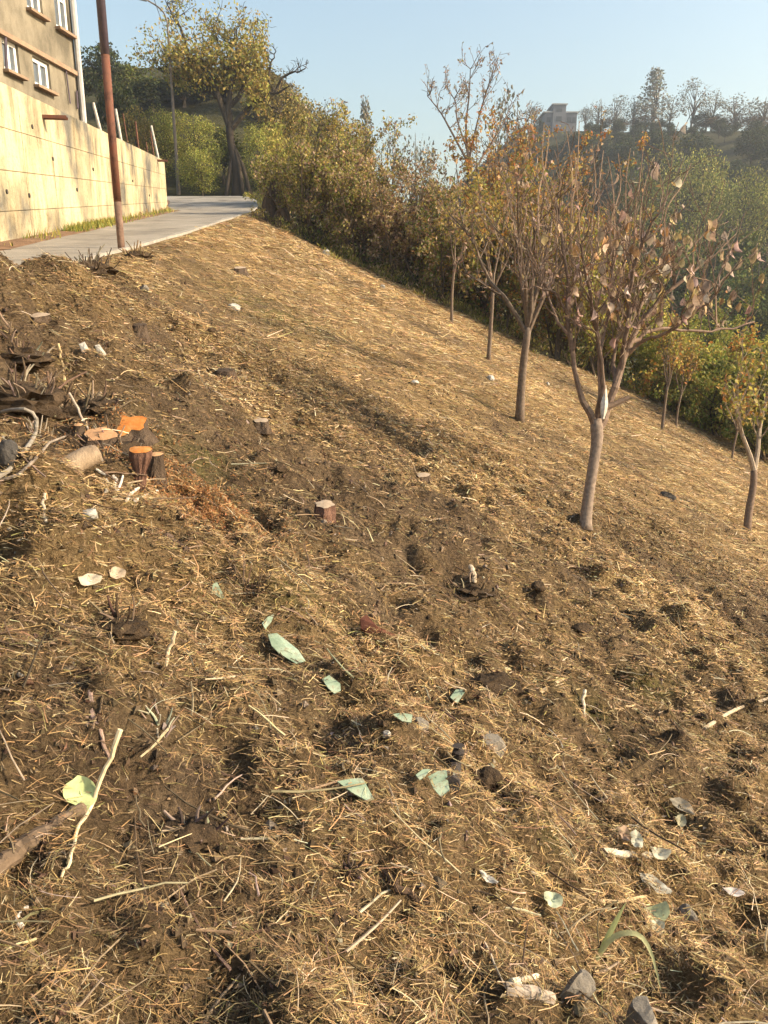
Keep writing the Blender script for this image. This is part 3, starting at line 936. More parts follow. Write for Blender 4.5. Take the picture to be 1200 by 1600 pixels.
def young_tree(name, base, h, seed, leafcols, nleaf, label, group, leaf=(.09, .06), r=.05, trunk_f=.38, spread=.55, nl=4, lean=(0, 0), barkcol=(.18, .135, .10), crown_w=.5, droop=.5, kids=(6, 5, 3), lv3=3, extra_lift=.12, weights=None):
    rng = np.random.default_rng(seed)
    base = np.asarray(base, float)
    root = tag(empty(name, base), label, 'tree', group)
    top = base + np.array([lean[0], lean[1], h * trunk_f])
    tp = resample([base + [0, 0, -.1], base + [lean[0] * .3 + rng.normal() * .02, lean[1] * .3, h * trunk_f * .5], top], 8)
    mb = MB(); tubes(mb, tp, np.array([r * 1.35, r * 1.08, r, r * .95, r * .9, r * .87, r * .85, r * .8]), 9, np.array([barkcol]))
    mb.build('trunk', M['bark'], root, base, True)
    out, tips = [], []
    for k in range(nl):
        a = 2 * np.pi * (k + rng.uniform(-.2, .2)) / nl + seed
        s = spread * rng.uniform(.7, 1.2)
        d = np.array([math.cos(a) * math.sin(s), math.sin(a) * math.sin(s), math.cos(s)])
        grow(rng, top - [0, 0, rng.uniform(0, .12) * h * trunk_f], d, h * (1 - trunk_f) * rng.uniform(.75, 1.0), r * .62, 1, out, tips, 8, .12, extra_lift, (0,) + kids, crown_w, .7, .22, .25, lv3)
    mb = MB(); limbs_mesh(mb, out, np.array(barkcol) * .95, rng, (7, 6, 4, 3), .0035)
    mb.build('branches', M['bark'], root, base)
    if nleaf:
        mb = MB(); P = along(rng, tips, nleaf, .04, .1)
        leaves(mb, rng, P, leaf[0], leaf[1], palette(rng, len(P), leafcols, weights), droop, .5)
        mb.build('crown', M['leaf'], root, base)
    return root

PINK = [(.36, .24, .17), (.44, .31, .22), (.28, .18, .12), (.38, .22, .11), (.30, .21, .08)]
young_tree('fruit_tree', G(812, 655), 3.6, 31, GOLD[1:3] + PINK + PINK + BROWN[:2], 620, 'medium fruit tree with rusty leaves left of the big pale tree', 'fruit trees on the slope', (.08, .046), .062, .36, .42, 6, (.06, 0), kids=(7, 6, 4))
young_tree('fruit_tree', G(763, 562), 3.5, 37, GOLD + OLIVE, 500, 'thin fruit tree further up beside the thicket with whitish litter near', 'fruit trees on the slope', (.10, .06), .045, .45, .35, 4, (.05, 0))
young_tree('fruit_tree', G(706, 505), 3.0, 41, BROWN + OLIVE, 300, 'slender trunk at the thicket edge uphill of the other fruit trees', 'fruit trees on the slope', (.10, .06), .04, .5, .35, 3, (.04, 0))
young_tree('sapling', G(1034, 672), 2.5, 43, YGREEN + GOLD, 420, 'thin sapling with straight pale trunk before the golden bush', 'saplings at the lower slope', (.09, .055), .035, .45, .4, 4, (.04, 0))
young_tree('sapling', G(1056, 668), 2.0, 47, GOLD, 420, 'shorter sapling with golden leaves beside the straight one', 'saplings at the lower slope', (.09, .055), .03, .45, .5, 4, (.06, 0))
young_tree('sapling', G(1143, 718), 1.7, 53, YGREEN + GOLD, 320, 'shortest sapling at the edge of the lower slope', 'saplings at the lower slope', (.09, .055), .028, .42, .5, 4, (.06, 0))

# forked sapling near the right edge, its two arms drawn from the photograph
def forked_sapling():
    rng = np.random.default_rng(61)
    b = G(1167, 829); d = depth_of(b)
    root = tag(empty('forked_sapling', b), 'forked young tree with two pale arms near the picture edge', 'tree')
    def pl(L, dd=0): return np.array([at(x, y, d + dd * k / max(len(L) - 1, 1)) for k, (x, y) in enumerate(L)])
    s = d / FPX
    mb = MB(); c = np.array([(.20, .14, .10)])
    t = resample(pl([(1167, 834), (1170, 800), (1177, 760), (1178, 735)]), 8); tubes(mb, t, np.linspace(6.5, 5.2, 8) * s, 8, c)
    mb.build('trunk', M['bark'], root, b, True)
    mb = MB(); out = []; tips = []
    arms = [(pl([(1178, 737), (1172, 712), (1160, 680), (1150, 640), (1146, 612)], -.3), 4.2), (pl([(1178, 737), (1184, 705), (1187, 670), (1196, 630), (1205, 590)], .3), 4.2)]
    for a, r in arms:
        a = resample(a, 9); out.append((1, a, np.linspace(r, 1.6, 9) * s))
        for k in range(9):
            q = a[rng.integers(3, 9)]
            grow(rng, q, np.array([rng.normal() * .5, rng.normal() * .5, 1]), rng.uniform(.35, .9), .012, 2, out, tips, 6, .12, .1, (0, 0, 4), .5, .7, .3, .2, 3)
    limbs_mesh(mb, out, (.34, .27, .20), rng, (7, 7, 5, 4), .003)
    mb.build('branches', M['bark'], root, b)
    mb = MB(); P = along(rng, tips, 420, .03, .1)
    leaves(mb, rng, P, .085, .05, palette(rng, len(P), YGREEN + GOLD), .5, .5); mb.build('crown', M['leaf'], root, b)
forked_sapling()

# ------------------------------------------------------------------ the big pale fruit tree: every dry leaf is its own piece
def leaf_mesh(name, rng, L=.12, W=.075, curl=.6, fold=.5):
    """one curled leaf with a stalk, 4 x 5 grid"""
    nu, nv = 6, 3
    V = []
    prof = [.05, .62, .95, 1.0, .72, .04]
    ph = rng.uniform(-.5, .5)
    for i_ in range(nu):
        t = i_ / (nu - 1)
        ang = curl * (t - .2) * 1.4
        cx = L * (t if abs(curl) < .05 else math.sin(ang) / max(abs(curl) * 1.4, .1) * 1.0 if curl > 0 else t)
        cz = -L * (1 - math.cos(ang)) / max(abs(curl) * 1.4, .1)
        for j in range(nv):
            s = (j - 1)
            V.append((cx, s * W * .5 * prof[i_], cz + abs(s) * W * fold * .5 * prof[i_] + ph * s * W * .4 * t + rng.normal() * .003))
    Qs = [(i_ * nv + j, i_ * nv + j + 1, (i_ + 1) * nv + j + 1, (i_ + 1) * nv + j) for i_ in range(nu - 1) for j in range(nv - 1)]
    return V, Qs

def make_leaf_variants(name, cols, n, seed, L, W, curl=(.2, 1.1), fold=(.1, .9)):
    rng = np.random.default_rng(seed); res = []
    for k in range(n):
        V, Qs = leaf_mesh(name, rng, L, W, rng.uniform(*curl), rng.uniform(*fold))
        c = palette(rng, 1, [cols[k % len(cols)]], None, .1)
        me = mesh_np(name, V, Qs, None, np.tile(c, (len(V), 1)) * (1 + .1 * rng.normal(size=(len(V), 1))), True)
        me.materials.append(M['bigleaf']); res.append(me)
    return res

def big_tree():
    rng = np.random.default_rng(77)
    b = G(915, 817); d = depth_of(b); s = d / FPX
    root = tag(empty('persimmon_tree', b), 'biggest fruit tree on the slope, pale trunk and shrivelled pinkish leaves', 'tree')
    def pl(L, d0=0., d1=0.): return np.array([at(x, y, d + d0 + (d1 - d0) * k / max(len(L) - 1, 1)) for k, (x, y) in enumerate(L)])
    barkc = (.22, .155, .115)
    mb = MB()
    t = resample(pl([(914, 828), (916, 805), (921, 765), (929, 715), (933, 685), (931, 655)]), 12)
    tubes(mb, t, np.array([13, 10.5, 9.5, 9, 8.6, 8.4, 8.3, 8.5, 9.0, 9.8, 10, 8.8]) * s, 12, np.array([(.25, .19, .145)]))
    mb.build('trunk', M['bark'], root, b, True)
    LIMBS = [
        ([(931, 672), (918, 640), (906, 606), (897, 570), (894, 530), (886, 490), (890, 445), (881, 400), (873, 350), (869, 310)], 0, -.25, 7.0, 2.2),
        ([(932, 668), (937, 630), (941, 590), (938, 550), (930, 510), (922, 470), (915, 425), (905, 380)], .05, -.55, 6.5, 1.8),
        ([(938, 620), (936, 570), (943, 525), (952, 480), (958, 430), (962, 380), (960, 330)], .05, .5, 5.0, 1.6),
        ([(931, 678), (948, 640), (962, 600), (975, 560), (990, 520), (1016, 482), (1048, 452), (1082, 425), (1112, 402)], 0, .15, 9.0, 2.0),
        ([(968, 585), (974, 545), (982, 500), (986, 450), (996, 405), (1010, 365), (1030, 335)], .05, -.5, 6.0, 1.8),
        ([(984, 535), (1015, 517), (1050, 514), (1090, 518), (1135, 514), (1180, 502)], .1, .45, 4.5, 1.4),
        ([(975, 560), (1000, 535), (1030, 525), (1065, 505), (1100, 480), (1125, 450)], .1, -.6, 4.2, 1.4),
        ([(990, 520), (1000, 480), (1022, 440), (1040, 400), (1058, 370)], .1, .7, 4.5, 1.5),
        ([(962, 600), (958, 560), (968, 515), (965, 470), (975, 420), (972, 370)], 0, .8, 4.5, 1.5),
        ([(894, 530), (872, 500), (860, 470), (850, 430), (846, 395)], -.1, .35, 3.5, 1.3),
        ([(886, 490), (870, 460), (840, 450), (815, 452)], -.1, -.35, 2.6, 1.0),
    ]
    tips, allout = [], []
    for k, (L, d0, d1, r0, r1) in enumerate(LIMBS):
        p = resample(pl(L, d0, d1), 14)
        p[1:] += rng.normal(size=(13, 3)) * .008
        out = [(0, p, np.linspace(r0 * .78, r1 * .8, 14) * s * (1 + .10 * rng.normal(size=14)))]
        ntw = 23 if k < 5 else 14
        for j in range(ntw):
            i_ = rng.integers(5 if k < 4 else 3, 14)
            up = rng.uniform(.4, 1.8)
            dv = np.array([rng.normal() * .55 + (.12 if k in (3, 5, 6) else 0), rng.normal() * .55, up])
            ln = rng.uniform(.25, .75)
            if p[i_][2] > b[2] + 2.7: ln *= .7
            grow(rng, p[i_], dv, ln, .0062, 2, out, tips, 7, .22, .10, (0, 0, 3), .55, .8, .35, .2, 3)
        mb = MB(); limbs_mesh(mb, out, barkc, rng, (9, 7, 5, 4), .0028)
        mb.build('limb', M['bark'], root, b)
    # long straight shoots on top
    SH = [(842, 300, 858, 210), (868, 330, 850, 195), (892, 330, 885, 205), (893, 330, 905, 190), (905, 340, 898, 240), (925, 350, 925, 225), (935, 345, 943, 235), (960, 340, 950, 245), (978, 330, 985, 232), (992, 340, 1005, 232), (1000, 345, 1020, 248), (955, 345, 966, 240), (1040, 330, 1080, 255), (1085, 385, 1130, 330), (1100, 420, 1150, 365), (1120, 450, 1160, 400), (1130, 330, 1128, 360)]
    mb = MB()
    for (x0, y0, x1, y1) in SH[:-1]:
        dd = rng.uniform(-.4, .4)
        mxp = ((x0 + x1) / 2 + rng.normal() * 5, (y0 + y1) / 2)
        p = resample(np.array([at(x0, y0 + 60, d + dd * .7), at(x0, y0, d + dd), at(*mxp, d + dd), at(x1, y1, d + dd)]), 9)
        tubes(mb, p, np.linspace(.0085, .0035, 9), 5, np.array([(.36, .25, .17)]))
        tips.append(p[4:])
    mb.build('shoots', M['bark'], root, b)
    # broken pale stub
    mb = MB(); tubes(mb, resample(pl([(938, 640), (955, 634), (983, 621)]), 5), np.array([6.5, 5.5, 4.8, 4.3, 4.0]) * s, 7, np.array([(.20, .14, .10)])); mb.build('cut_stub', M['bark'], root, b)
    mb = MB(); tubes(mb, resample(pl([(942, 655), (944, 630), (946, 602)], -.09, -.06), 5), np.array([2, 5.5, 6, 4, 1]) * s, 6, np.array([(.62, .55, .45)])); mb.build('bare_wood', M['bark'], root, b)
    # leaves
    cols = [(.50, .38, .30), (.44, .32, .24), (.58, .47, .38), (.40, .28, .19), (.44, .31, .16), (.38, .28, .15), (.52, .40, .29), (.36, .25, .18), (.46, .30, .14)]
    var = make_leaf_variants('leaf', cols, 27, 5, .105, .062)
    P = along(rng, tips, 900, .012, .15)
    wgt = np.clip((P[:, 0] - b[0] + .35) / 1.0, .12, 1) * np.where(P[:, 2] > b[2] + 2.75, .25, 1)
    P = P[rng.choice(len(P), 290, False, wgt / wgt.sum())]
    zc_ = np.array([1.0])
    for j in range(len(P)):
        o = bpy.data.objects.new('leaf', var[rng.integers(0, len(var))]); COL.objects.link(o); o.parent = root
        o.location = P[j] - b
        o.rotation_euler = (rng.normal() * .6, rng.uniform(.9, 2.0), rng.uniform(0, 6.28))
        sc_ = rng.uniform(.65, 1.2); o.scale = (sc_, sc_, sc_)
    # smaller scraps of leaf deeper in the crown
    P2 = along(rng, tips, 160, .02, .1)
    mb = MB(); leaves(mb, rng, P2, .055, .028, palette(rng, len(P2), cols), .7, .6)
    o = mb.build('leaf_scraps', M['leaf'], root, b); o['kind'] = 'stuff'
    # a few fruits left
    M['fruit'] = mottled('orange_fruit', (.55, .14, .03), (.65, .22, .05), 6, .35, .05, .002, spec=.5)
    for (x, y, dd, rr) in ((886, 466, -.1, .03), (921, 416, .1, .034), (915, 428, .15, .03)):
        c = at(x, y, d + dd)
        th = np.linspace(0, np.pi, 9); z_ = np.cos(th) * rr * .85; q_ = np.sin(th) * rr
        mb = MB(); tubes(mb, np.array([c + [0, 0, z] for z in z_]), np.maximum(q_, .001), 10); mb.build('fruit', M['fruit'], root, b, True)
big_tree()

# ------------------------------------------------------------------ tall sparse tree rising out of the thicket
def sparse_tree():
    rng = np.random.default_rng(88)
    p = CAM + ray(738, 470) * 30.0
    b = GXY(p[0], p[1]); d = depth_of(b)
    root = tag(empty('sparse_tree', b), 'tall nearly bare tree rising above the thicket', 'tree')
    def A(x, y, dd=0): return at(x, y, d + dd)
    mb = MB(); bc = np.array([(.15, .11, .085)])
    t = resample([b, A(735, 400), A(733, 300), A(731, 250)], 9); tubes(mb, t, np.linspace(.11, .06, 9), 7, bc); mb.build('trunk', M['bark'], root, b, True)
    out, tips = [], []
    for L, r in (([(733, 260), (728, 200), (733, 150), (735, 108)], .055), ([(732, 255), (705, 205), (688, 175), (668, 150)], .05), ([(733, 250), (745, 195), (758, 150), (768, 118)], .05), ([(734, 280), (760, 235), (785, 195), (800, 160)], .05), ([(734, 290), (790, 240), (815, 205), (828, 180)], .045), ([(733, 240), (715, 190), (712, 160), (700, 140)], .04)):
        dd = rng.uniform(-1.2, 1.2)
        q = resample([A(x, y, dd * k / 3) for k, (x, y) in enumerate(L)], 9); out.append((1, q, np.linspace(r, .015, 9)))
        for j in range(11):
            grow(rng, q[rng.integers(3, 9)], np.array([rng.normal() * .8, rng.normal() * .8, .7]), rng.uniform(.5, 1.1), .016, 2, out, tips, 6, .2, .1, (0, 0, 4), .5, .8, .4, .2, 3)
    mb = MB(); limbs_mesh(mb, out, (.20, .15, .12), rng, (6, 5, 3, 3), .008); mb.build('branches', M['bark'], root, b)
    mb = MB(); P = along(rng, tips, 700, .04, .2); leaves(mb, rng, P, .12, .06, palette(rng, len(P), PINK + BROWN), .7); mb.build('crown', M['leaf'], root, b)
sparse_tree()

# ------------------------------------------------------------------ big old tree at the bend
def old_tree():
    rng = np.random.default_rng(91)
    p = CAM + ray(372, 300) * 46.0
    b = GXY(p[0], p[1]); d = depth_of(b)
    root = tag(empty('old_tree', b), 'big old tree with knotted trunk and half bare crown by the road bend', 'tree')
    def A(x, y, dd=0): return at(x, y, d + dd)
    mb = MB(); bc = np.array([(.055, .042, .03)])
    t = resample([b - np.array([0, 0, .3]), A(370, 270), A(362, 230), A(358, 195)], 10); tubes(mb, t, np.array([.52, .40, .33, .28, .26, .25, .24, .23, .23, .21]), 10, bc)
    for (x, w_) in ((352, -.2), (392, -.25), (380, -.4)):
        q = resample([np.array([*A(x, 300, w_)[:2], b[2] - .2]), A((x + 368) / 2, 262, w_ * .6), A(364, 225, -.05)], 7); tubes(mb, q, np.linspace(.16, .10, 7), 6, bc * 1.35)
    mb.build('trunk', M['bark'], root, b, True)
    out, tips = [], []
    LI = [([(360, 200), (345, 160), (330, 120), (300, 95), (262, 90)], .22, -1.0), ([(358, 195), (352, 140), (345, 90), (335, 50)], .24, .5), ([(358, 195), (362, 140), (372, 90), (368, 45)], .22, -.5),
          ([(362, 200), (385, 170), (405, 155), (430, 145), (452, 135)], .22, -.8), ([(430, 145), (440, 122), (460, 112), (478, 108)], .09, -.9), ([(405, 155), (425, 168), (440, 178)], .07, -.9), ([(428, 146), (420, 120), (425, 95), (432, 80)], .08, -.8), ([(355, 160), (320, 130), (290, 75), (275, 30), (262, 5)], .18, .8), ([(360, 165), (390, 120), (400, 85), (395, 55)], .16, 1.2), ([(352, 150), (315, 140), (280, 120), (245, 110)], .13, 1.0)]
    for k, (L, r, dd) in enumerate(LI):
        q = resample([A(x, y, dd * j / (len(L) - 1)) for j, (x, y) in enumerate(L)], 10); q[1:] += rng.normal(size=(9, 3)) * .06
        out.append((1, q, np.linspace(r, .03, 10)))
        for j in range(6 if k in (4, 5, 6) else 15):
            grow(rng, q[rng.integers(3, 10)], np.array([rng.normal() * .8, rng.normal() * .8, .55]), rng.uniform(.7, 1.9) * (.6 if k in (3, 4, 5, 6) else 1), .03, 2, out, tips, 6, .22, .08, (0, 0, 6), .5, .9, .35, .15, 3)
    mb = MB(); limbs_mesh(mb, out, (.07, .055, .04), rng, (7, 6, 4, 3), .012); mb.build('branches', M['bark'], root, b)
    P = along(rng, tips, 15000, .34, .1)
    px = 600 + FPX * P[:, 0] / ((P[:, 1]) * CP - (P[:, 2] - 1.5) * SP)
    py = 800 - FPX * ((P[:, 1]) * SP + (P[:, 2] - 1.5) * CP) / ((P[:, 1]) * CP - (P[:, 2] - 1.5) * SP)
    hgt = (P[:, 2] - b[2])
    keep = (rng.uniform(size=len(P)) < np.clip(1.3 - (hgt - 5.6) / 5.0, .2, 1)) & (P[:, 0] < b[0] + 1.9)
    P = P[keep]
    mb = MB(); leaves(mb, rng, P, .22, .13, palette(rng, len(P), OLIVE + YGREEN[:2] + [(.28, .20, .05), (.34, .22, .06)]), .3); mb.build('crown', M['leaf'], root, b)
old_tree()

# ------------------------------------------------------------------ woods on the hill behind the bend and across the valley
def canopy(rng, h, w, cols, nleaf, leaf, clumps=14, trunk_f=.3, shape='round', barkcol=(.10, .08, .06), sparse=0.0, weights=None):
    """mesh pieces of one background tree with its base at the origin: (trunk MB, crown MB)"""
    tmb, cmb = MB(), MB()
    K = 7
    lean = rng.normal(size=2) * .04 * h
    tp = resample([(0, 0, -.6), (lean[0] * .4, lean[1] * .4, h * .4), (lean[0], lean[1], h * .92)], K)
    tubes(tmb, tp, np.linspace(.028 * h, .004 * h, K), 5, np.array([barkcol]))
    C, S = [], []
    for k in range(clumps):
        f = (k + .5) / clumps
        if shape == 'cone':
            z = h * (trunk_f + (1 - trunk_f) * f); rad = w * .5 * (1.05 - f); a = rng.uniform(0, 6.28)
            c = np.array([math.cos(a) * rad * .55, math.sin(a) * rad * .55, z]); s_ = np.array([rad * .6 + .1 * w, rad * .6 + .1 * w, h * .09])
        else:
            v = rand_unit(rng, 1)[0] * rng.uniform(.35, 1) ** .6
            zc2 = trunk_f + (1 - trunk_f) * .52
            c = np.array([v[0] * w * .40, v[1] * w * .40, h * (zc2 + v[2] * (1 - trunk_f) * .40)])
            s_ = np.array([w * .20, w * .20, h * (1 - trunk_f) * .15]) * rng.uniform(.7, 1.25)
        C.append(c); S.append(s_)
        q = resample([tp[int(np.clip(c[2] / h * K * .7, 1, K - 2))], (tp[3] + c) / 2 + [0, 0, .05 * h], c], 5)
        tubes(tmb, q, np.linspace(.009 * h, .002 * h, 5), 3, np.array([barkcol]), cap=False)
        for j in range(3):
            e = c + rand_unit(rng, 1)[0] * s_ * 1.1
            tubes(tmb, np.array([c, (c + e) / 2 + rng.normal(size=3) * .02 * h, e]), np.array([.003, .0025, .001]) * h, 3, np.array([barkcol]), cap=False)
    C = np.array(C); S = np.array(S)
    k = rng.integers(0, clumps, nleaf)
    v = rand_unit(rng, nleaf) * (rng.uniform(.25, 1.15, (nleaf, 1)) ** .5)
    P = C[k] + v * S[k]
    tone = (1 + .28 * rng.normal(size=clumps))[k]
    col = palette(rng, nleaf, cols, weights) * tone[:, None]
    leaves(cmb, rng, P, leaf, leaf * .7, np.clip(col, .004, .9), .1, .4, .3)
    return tmb, cmb

def place_tree(name, base, variant, scale, rotz, label, cat='tree', group=None, parts=True):
    o = tag(empty(name, base), label, cat, group)
    o.scale = scale; o.rotation_euler = (0, 0, rotz)
    for nm, me in variant:
        c = bpy.data.objects.new(nm, me); COL.objects.link(c); c.parent = o
    return o

def variant(seed, **kw):
    rng = np.random.default_rng(seed)
    t, c = canopy(rng, **kw)
    to = []
    for nm, mb, mt in (('trunk', t, M['bark']), ('crown', c, M['far'])):
        me = mesh_np(nm, np.concatenate(mb.V), np.concatenate(mb.Q) if mb.Q else None, np.concatenate(mb.T) if mb.T else None, np.concatenate(mb.C))
        me.materials.append(mt); to.append((nm, me))
    return to

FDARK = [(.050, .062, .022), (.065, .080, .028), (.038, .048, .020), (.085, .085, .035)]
FMID = [(.10, .125, .03), (.14, .155, .04), (.08, .10, .028), (.19, .18, .05)]
FLIGHT = [(.34, .33, .075), (.26, .28, .06), (.40, .36, .09), (.20, .22, .05)]
FSOFT = [(.30, .29, .075), (.23, .24, .06), (.37, .33, .095), (.16, .17, .05)]
FOLIVE = [(.22, .18, .05), (.28, .21, .06), (.16, .14, .04), (.33, .24, .08)]
FPALE = [(.24, .23, .17), (.30, .28, .21), (.18, .17, .13)]
FBROWN = [(.20, .14, .075), (.26, .18, .09), (.15, .11, .06)]
VAR = {
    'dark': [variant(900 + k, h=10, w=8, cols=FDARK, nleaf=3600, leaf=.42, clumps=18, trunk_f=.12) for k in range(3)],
    'mid': [variant(910 + k, h=10, w=8, cols=FMID, nleaf=3600, leaf=.38, clumps=18, trunk_f=.12) for k in range(2)],
    'light': [variant(920 + k, h=10, w=11, cols=FLIGHT, nleaf=8500, leaf=.25, clumps=30, trunk_f=.04) for k in range(3)],
    'soft': [variant(970 + k, h=10, w=11, cols=FSOFT, nleaf=10000, leaf=.23, clumps=34, trunk_f=.06) for k in range(2)],
    'olive': [variant(930 + k, h=10, w=8, cols=FOLIVE, nleaf=4200, leaf=.32, clumps=22, trunk_f=.05) for k in range(3)],
    'pale': [variant(940 + k, h=10, w=7, cols=FPALE, nleaf=520, leaf=.40, clumps=20, trunk_f=.12, barkcol=(.16, .14, .12)) for k in range(3)],
    'cone': [variant(950 + k, h=10, w=5, cols=FPALE, nleaf=1100, leaf=.40, clumps=18, trunk_f=.15, shape='cone', barkcol=(.14, .12, .10)) for k in range(2)],
    'brown': [variant(960 + k, h=10, w=10, cols=FBROWN, nleaf=2600, leaf=.38, clumps=18, trunk_f=.05) for k in range(2)],
}
HILL = [  # px, py of the top, depth, width in photo pixels, kind, label
    (150, 72, 60, 70, 'dark', 'dark tree rising behind the drainpipe of the house'),
    (195, 92, 63, 75, 'mid', 'green tree on the hill between the pole and the lamp'),
    (235, 120, 62, 70, 'dark', 'dark tree on the hill right behind the lamp post'),
    (285, 128, 64, 85, 'dark', 'dark tree on the hill between the lamp and the old tree'),
    (325, 120, 66, 80, 'dark', 'dark tree on the hill behind the old tree crown'),
    (180, 128, 50, 60, 'dark', 'shaded bush crowding the posts on the wall'),
    (212, 158, 47, 55, 'olive', 'olive bush hanging above the far posts of the wall'),
    (250, 165, 49, 75, 'light', 'yellow green bush below the dark trees at the lamp'),
    (300, 172, 50, 85, 'light', 'broad yellow green bush between lamp and old tree'),
    (312, 222, 45.5, 62, 'light', 'low bright green bush at the roadside by the lamp'),
    (345, 200, 49, 60, 'mid', 'mid green bush directly behind the old trunk'),
    (405, 185, 46, 66, 'light', 'bright yellow green bush beside the old trunk'),
    (440, 150, 48, 80, 'olive', 'olive bush below the long bare limb of the old tree'),
    (395, 95, 63, 95, 'olive', 'olive tree on the hill crest behind the old tree'),
    (440, 122, 62, 90, 'olive', 'olive tree on the hill crest under the long bare limb'),
    (485, 150, 58, 85, 'olive', 'olive tree where the hill crest starts to drop'),
    (525, 172, 56, 75, 'olive', 'olive tree lowest on the falling hill crest'),
    (475, 205, 44, 80, 'olive', 'olive bush in front of the falling crest'),
    (515, 150, 75, 50, 'pale', 'pale bare tree top peeping over the falling crest'),
    (570, 166, 88, 40, 'cone', 'lone distant grey tree beyond the end of the crest'),
    (610, 190, 70, 50, 'pale', 'pale bare tree top above the brown thicket'),
    (655, 198, 72, 50, 'pale', 'pale bare tree top before the tall sparse tree'),
    (800, 150, 60, 80, 'pale', 'pale bare tree top left of the distant house'),
]
rng = np.random.default_rng(33)
for k, (px, pt, dep, wpx, kd, lab) in enumerate(HILL):
    t = at(px, pt, dep); b = GXY(t[0], t[1])
    h = max(t[2] - b[2], 1.5); w = wpx / FPX * dep * 1.25
    v = VAR[kd][k % len(VAR[kd])]
    w0 = {'dark': 8, 'mid': 8, 'light': 11, 'olive': 8, 'pale': 7, 'cone': 5, 'brown': 10}[kd]
    place_tree('hill_tree' if 'tree' in lab else 'hill_bush', b, v, (w / w0, w / w0, h / 10 * 1.04), rng.uniform(0, 6.28), lab, 'tree' if 'tree' in lab else 'bush', 'woods on the hill behind the bend')

def ridge_point(px):
    u = (px - 600) / FPX; t = u / (CP + .51 * SP)
    y = 150 / (.75 * t + .66); return t * y, y
RIDGE = [  # px, top py, width px, kind, label
    (1018, 112, 52, 'cone', 'tallest pointed tree on the far ridge skyline'),
    (1080, 124, 46, 'pale', 'tall pale tree next to the pointed one on the far ridge'),
    (1112, 140, 36, 'pale', 'thinner pale tree just past the tall one on the far ridge'),
    (990, 150, 44, 'pale', 'pale tree before the pointed one on the far ridge'),
    (962, 150, 40, 'pale', 'rounded pale tree midway between far house and pointed tree'),
    (934, 158, 36, 'pale', 'pale tree second after the far house on the ridge'),
    (915, 166, 30, 'pale', 'pale tree standing nearest the far house on the ridge'),
    (1045, 150, 40, 'pale', 'pale tree just after the pointed one on the far ridge'),
    (1150, 146, 60, 'pale', 'wide pale tree above the brown bushes on the far ridge'),
    (1192, 150, 50, 'pale', 'pale tree at the picture edge on the far ridge'),
    (1104, 176, 40, 'dark', 'dark round tree on the far ridge beneath the tall pale one'),
    (1150, 176, 80, 'brown', 'brown bush mass on the far ridge near the picture edge'),
    (1200, 178, 70, 'brown', 'brown bush on the far ridge cut by the picture edge'),
    (1010, 178, 60, 'brown', 'low brown bush at the foot of the pointed tree'),
    (960, 182, 50, 'brown', 'low brown bush on the ridge between house and pointed tree'),
    (835, 165, 36, 'pale', 'thin pale tree on the ridge just before the far house'),
]
for k, (px, pt, wpx, kd, lab) in enumerate(RIDGE):
    x, y = ridge_point(px); b = GXY(x, y); r = ray(px, pt); ztop = 1.5 + r[2] / r[1] * y
    dep = depth_of(b); h = max(ztop - b[2], 2.0); w = wpx / FPX * dep * 1.2
    w0 = {'dark': 8, 'pale': 7, 'cone': 5, 'brown': 10}[kd]
    v = VAR[kd][k % len(VAR[kd])]
    place_tree('ridge_tree' if 'tree' in lab.split(' on ')[0] else 'ridge_bush', b, v, (w / w0, w / w0, h / 10 * 1.03), rng.uniform(0, 6.28), lab, 'tree' if 'tree' in lab.split(' on ')[0] else 'bush', 'trees on the far ridge')
# light crowns in the valley
VALLEY = [(1070, 222, 92, 150, 'soft', 'large light green tree crown on the far hillside'), (1170, 270, 84, 120, 'soft', 'light green tree crown lower right of the large one'),
          (1050, 330, 72, 120, 'mid', 'mid green tree crown below the large light one'), (1140, 345, 66, 130, 'mid', 'mid green tree crown in the hazy valley at the picture edge'),
          (985, 255, 90, 60, 'mid', 'small green tree crown just uphill of the large light one'), (1200, 400, 60, 120, 'mid', 'green tree crown lowest in the valley at the picture edge'),
          (1090, 430, 56, 110, 'dark', 'dark tree crown deep in the valley behind the big fruit tree'), (1160, 470, 48, 90, 'dark', 'dark tree crown at the valley bottom above the lower bushes')]
for k, (px, pt, dep, wpx, kd, lab) in enumerate(VALLEY):
    t = at(px, pt, dep); b = GXY(t[0], t[1]); h = max(t[2] - b[2], 4.0); w = wpx / FPX * dep * 1.15
    w0 = {'dark': 8, 'mid': 8, 'light': 11, 'soft': 11}[kd]
    v = VAR[kd][k % len(VAR[kd])]
    place_tree('valley_tree', b, v, (w / w0, w / w0, h / 10 * 1.03), rng.uniform(0, 6.28), lab, 'tree', 'trees in the valley')
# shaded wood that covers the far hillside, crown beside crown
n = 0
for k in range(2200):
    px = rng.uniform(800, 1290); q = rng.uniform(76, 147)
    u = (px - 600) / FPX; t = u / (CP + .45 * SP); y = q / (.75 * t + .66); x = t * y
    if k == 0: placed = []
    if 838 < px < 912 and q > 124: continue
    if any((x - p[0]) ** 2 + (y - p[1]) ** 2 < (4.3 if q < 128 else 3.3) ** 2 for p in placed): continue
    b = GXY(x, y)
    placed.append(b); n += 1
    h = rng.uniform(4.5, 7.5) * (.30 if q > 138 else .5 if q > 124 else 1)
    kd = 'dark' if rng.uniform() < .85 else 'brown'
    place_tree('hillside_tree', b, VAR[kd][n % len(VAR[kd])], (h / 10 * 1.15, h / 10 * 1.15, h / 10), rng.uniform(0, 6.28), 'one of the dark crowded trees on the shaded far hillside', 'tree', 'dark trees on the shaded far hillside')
    if n >= 190: break

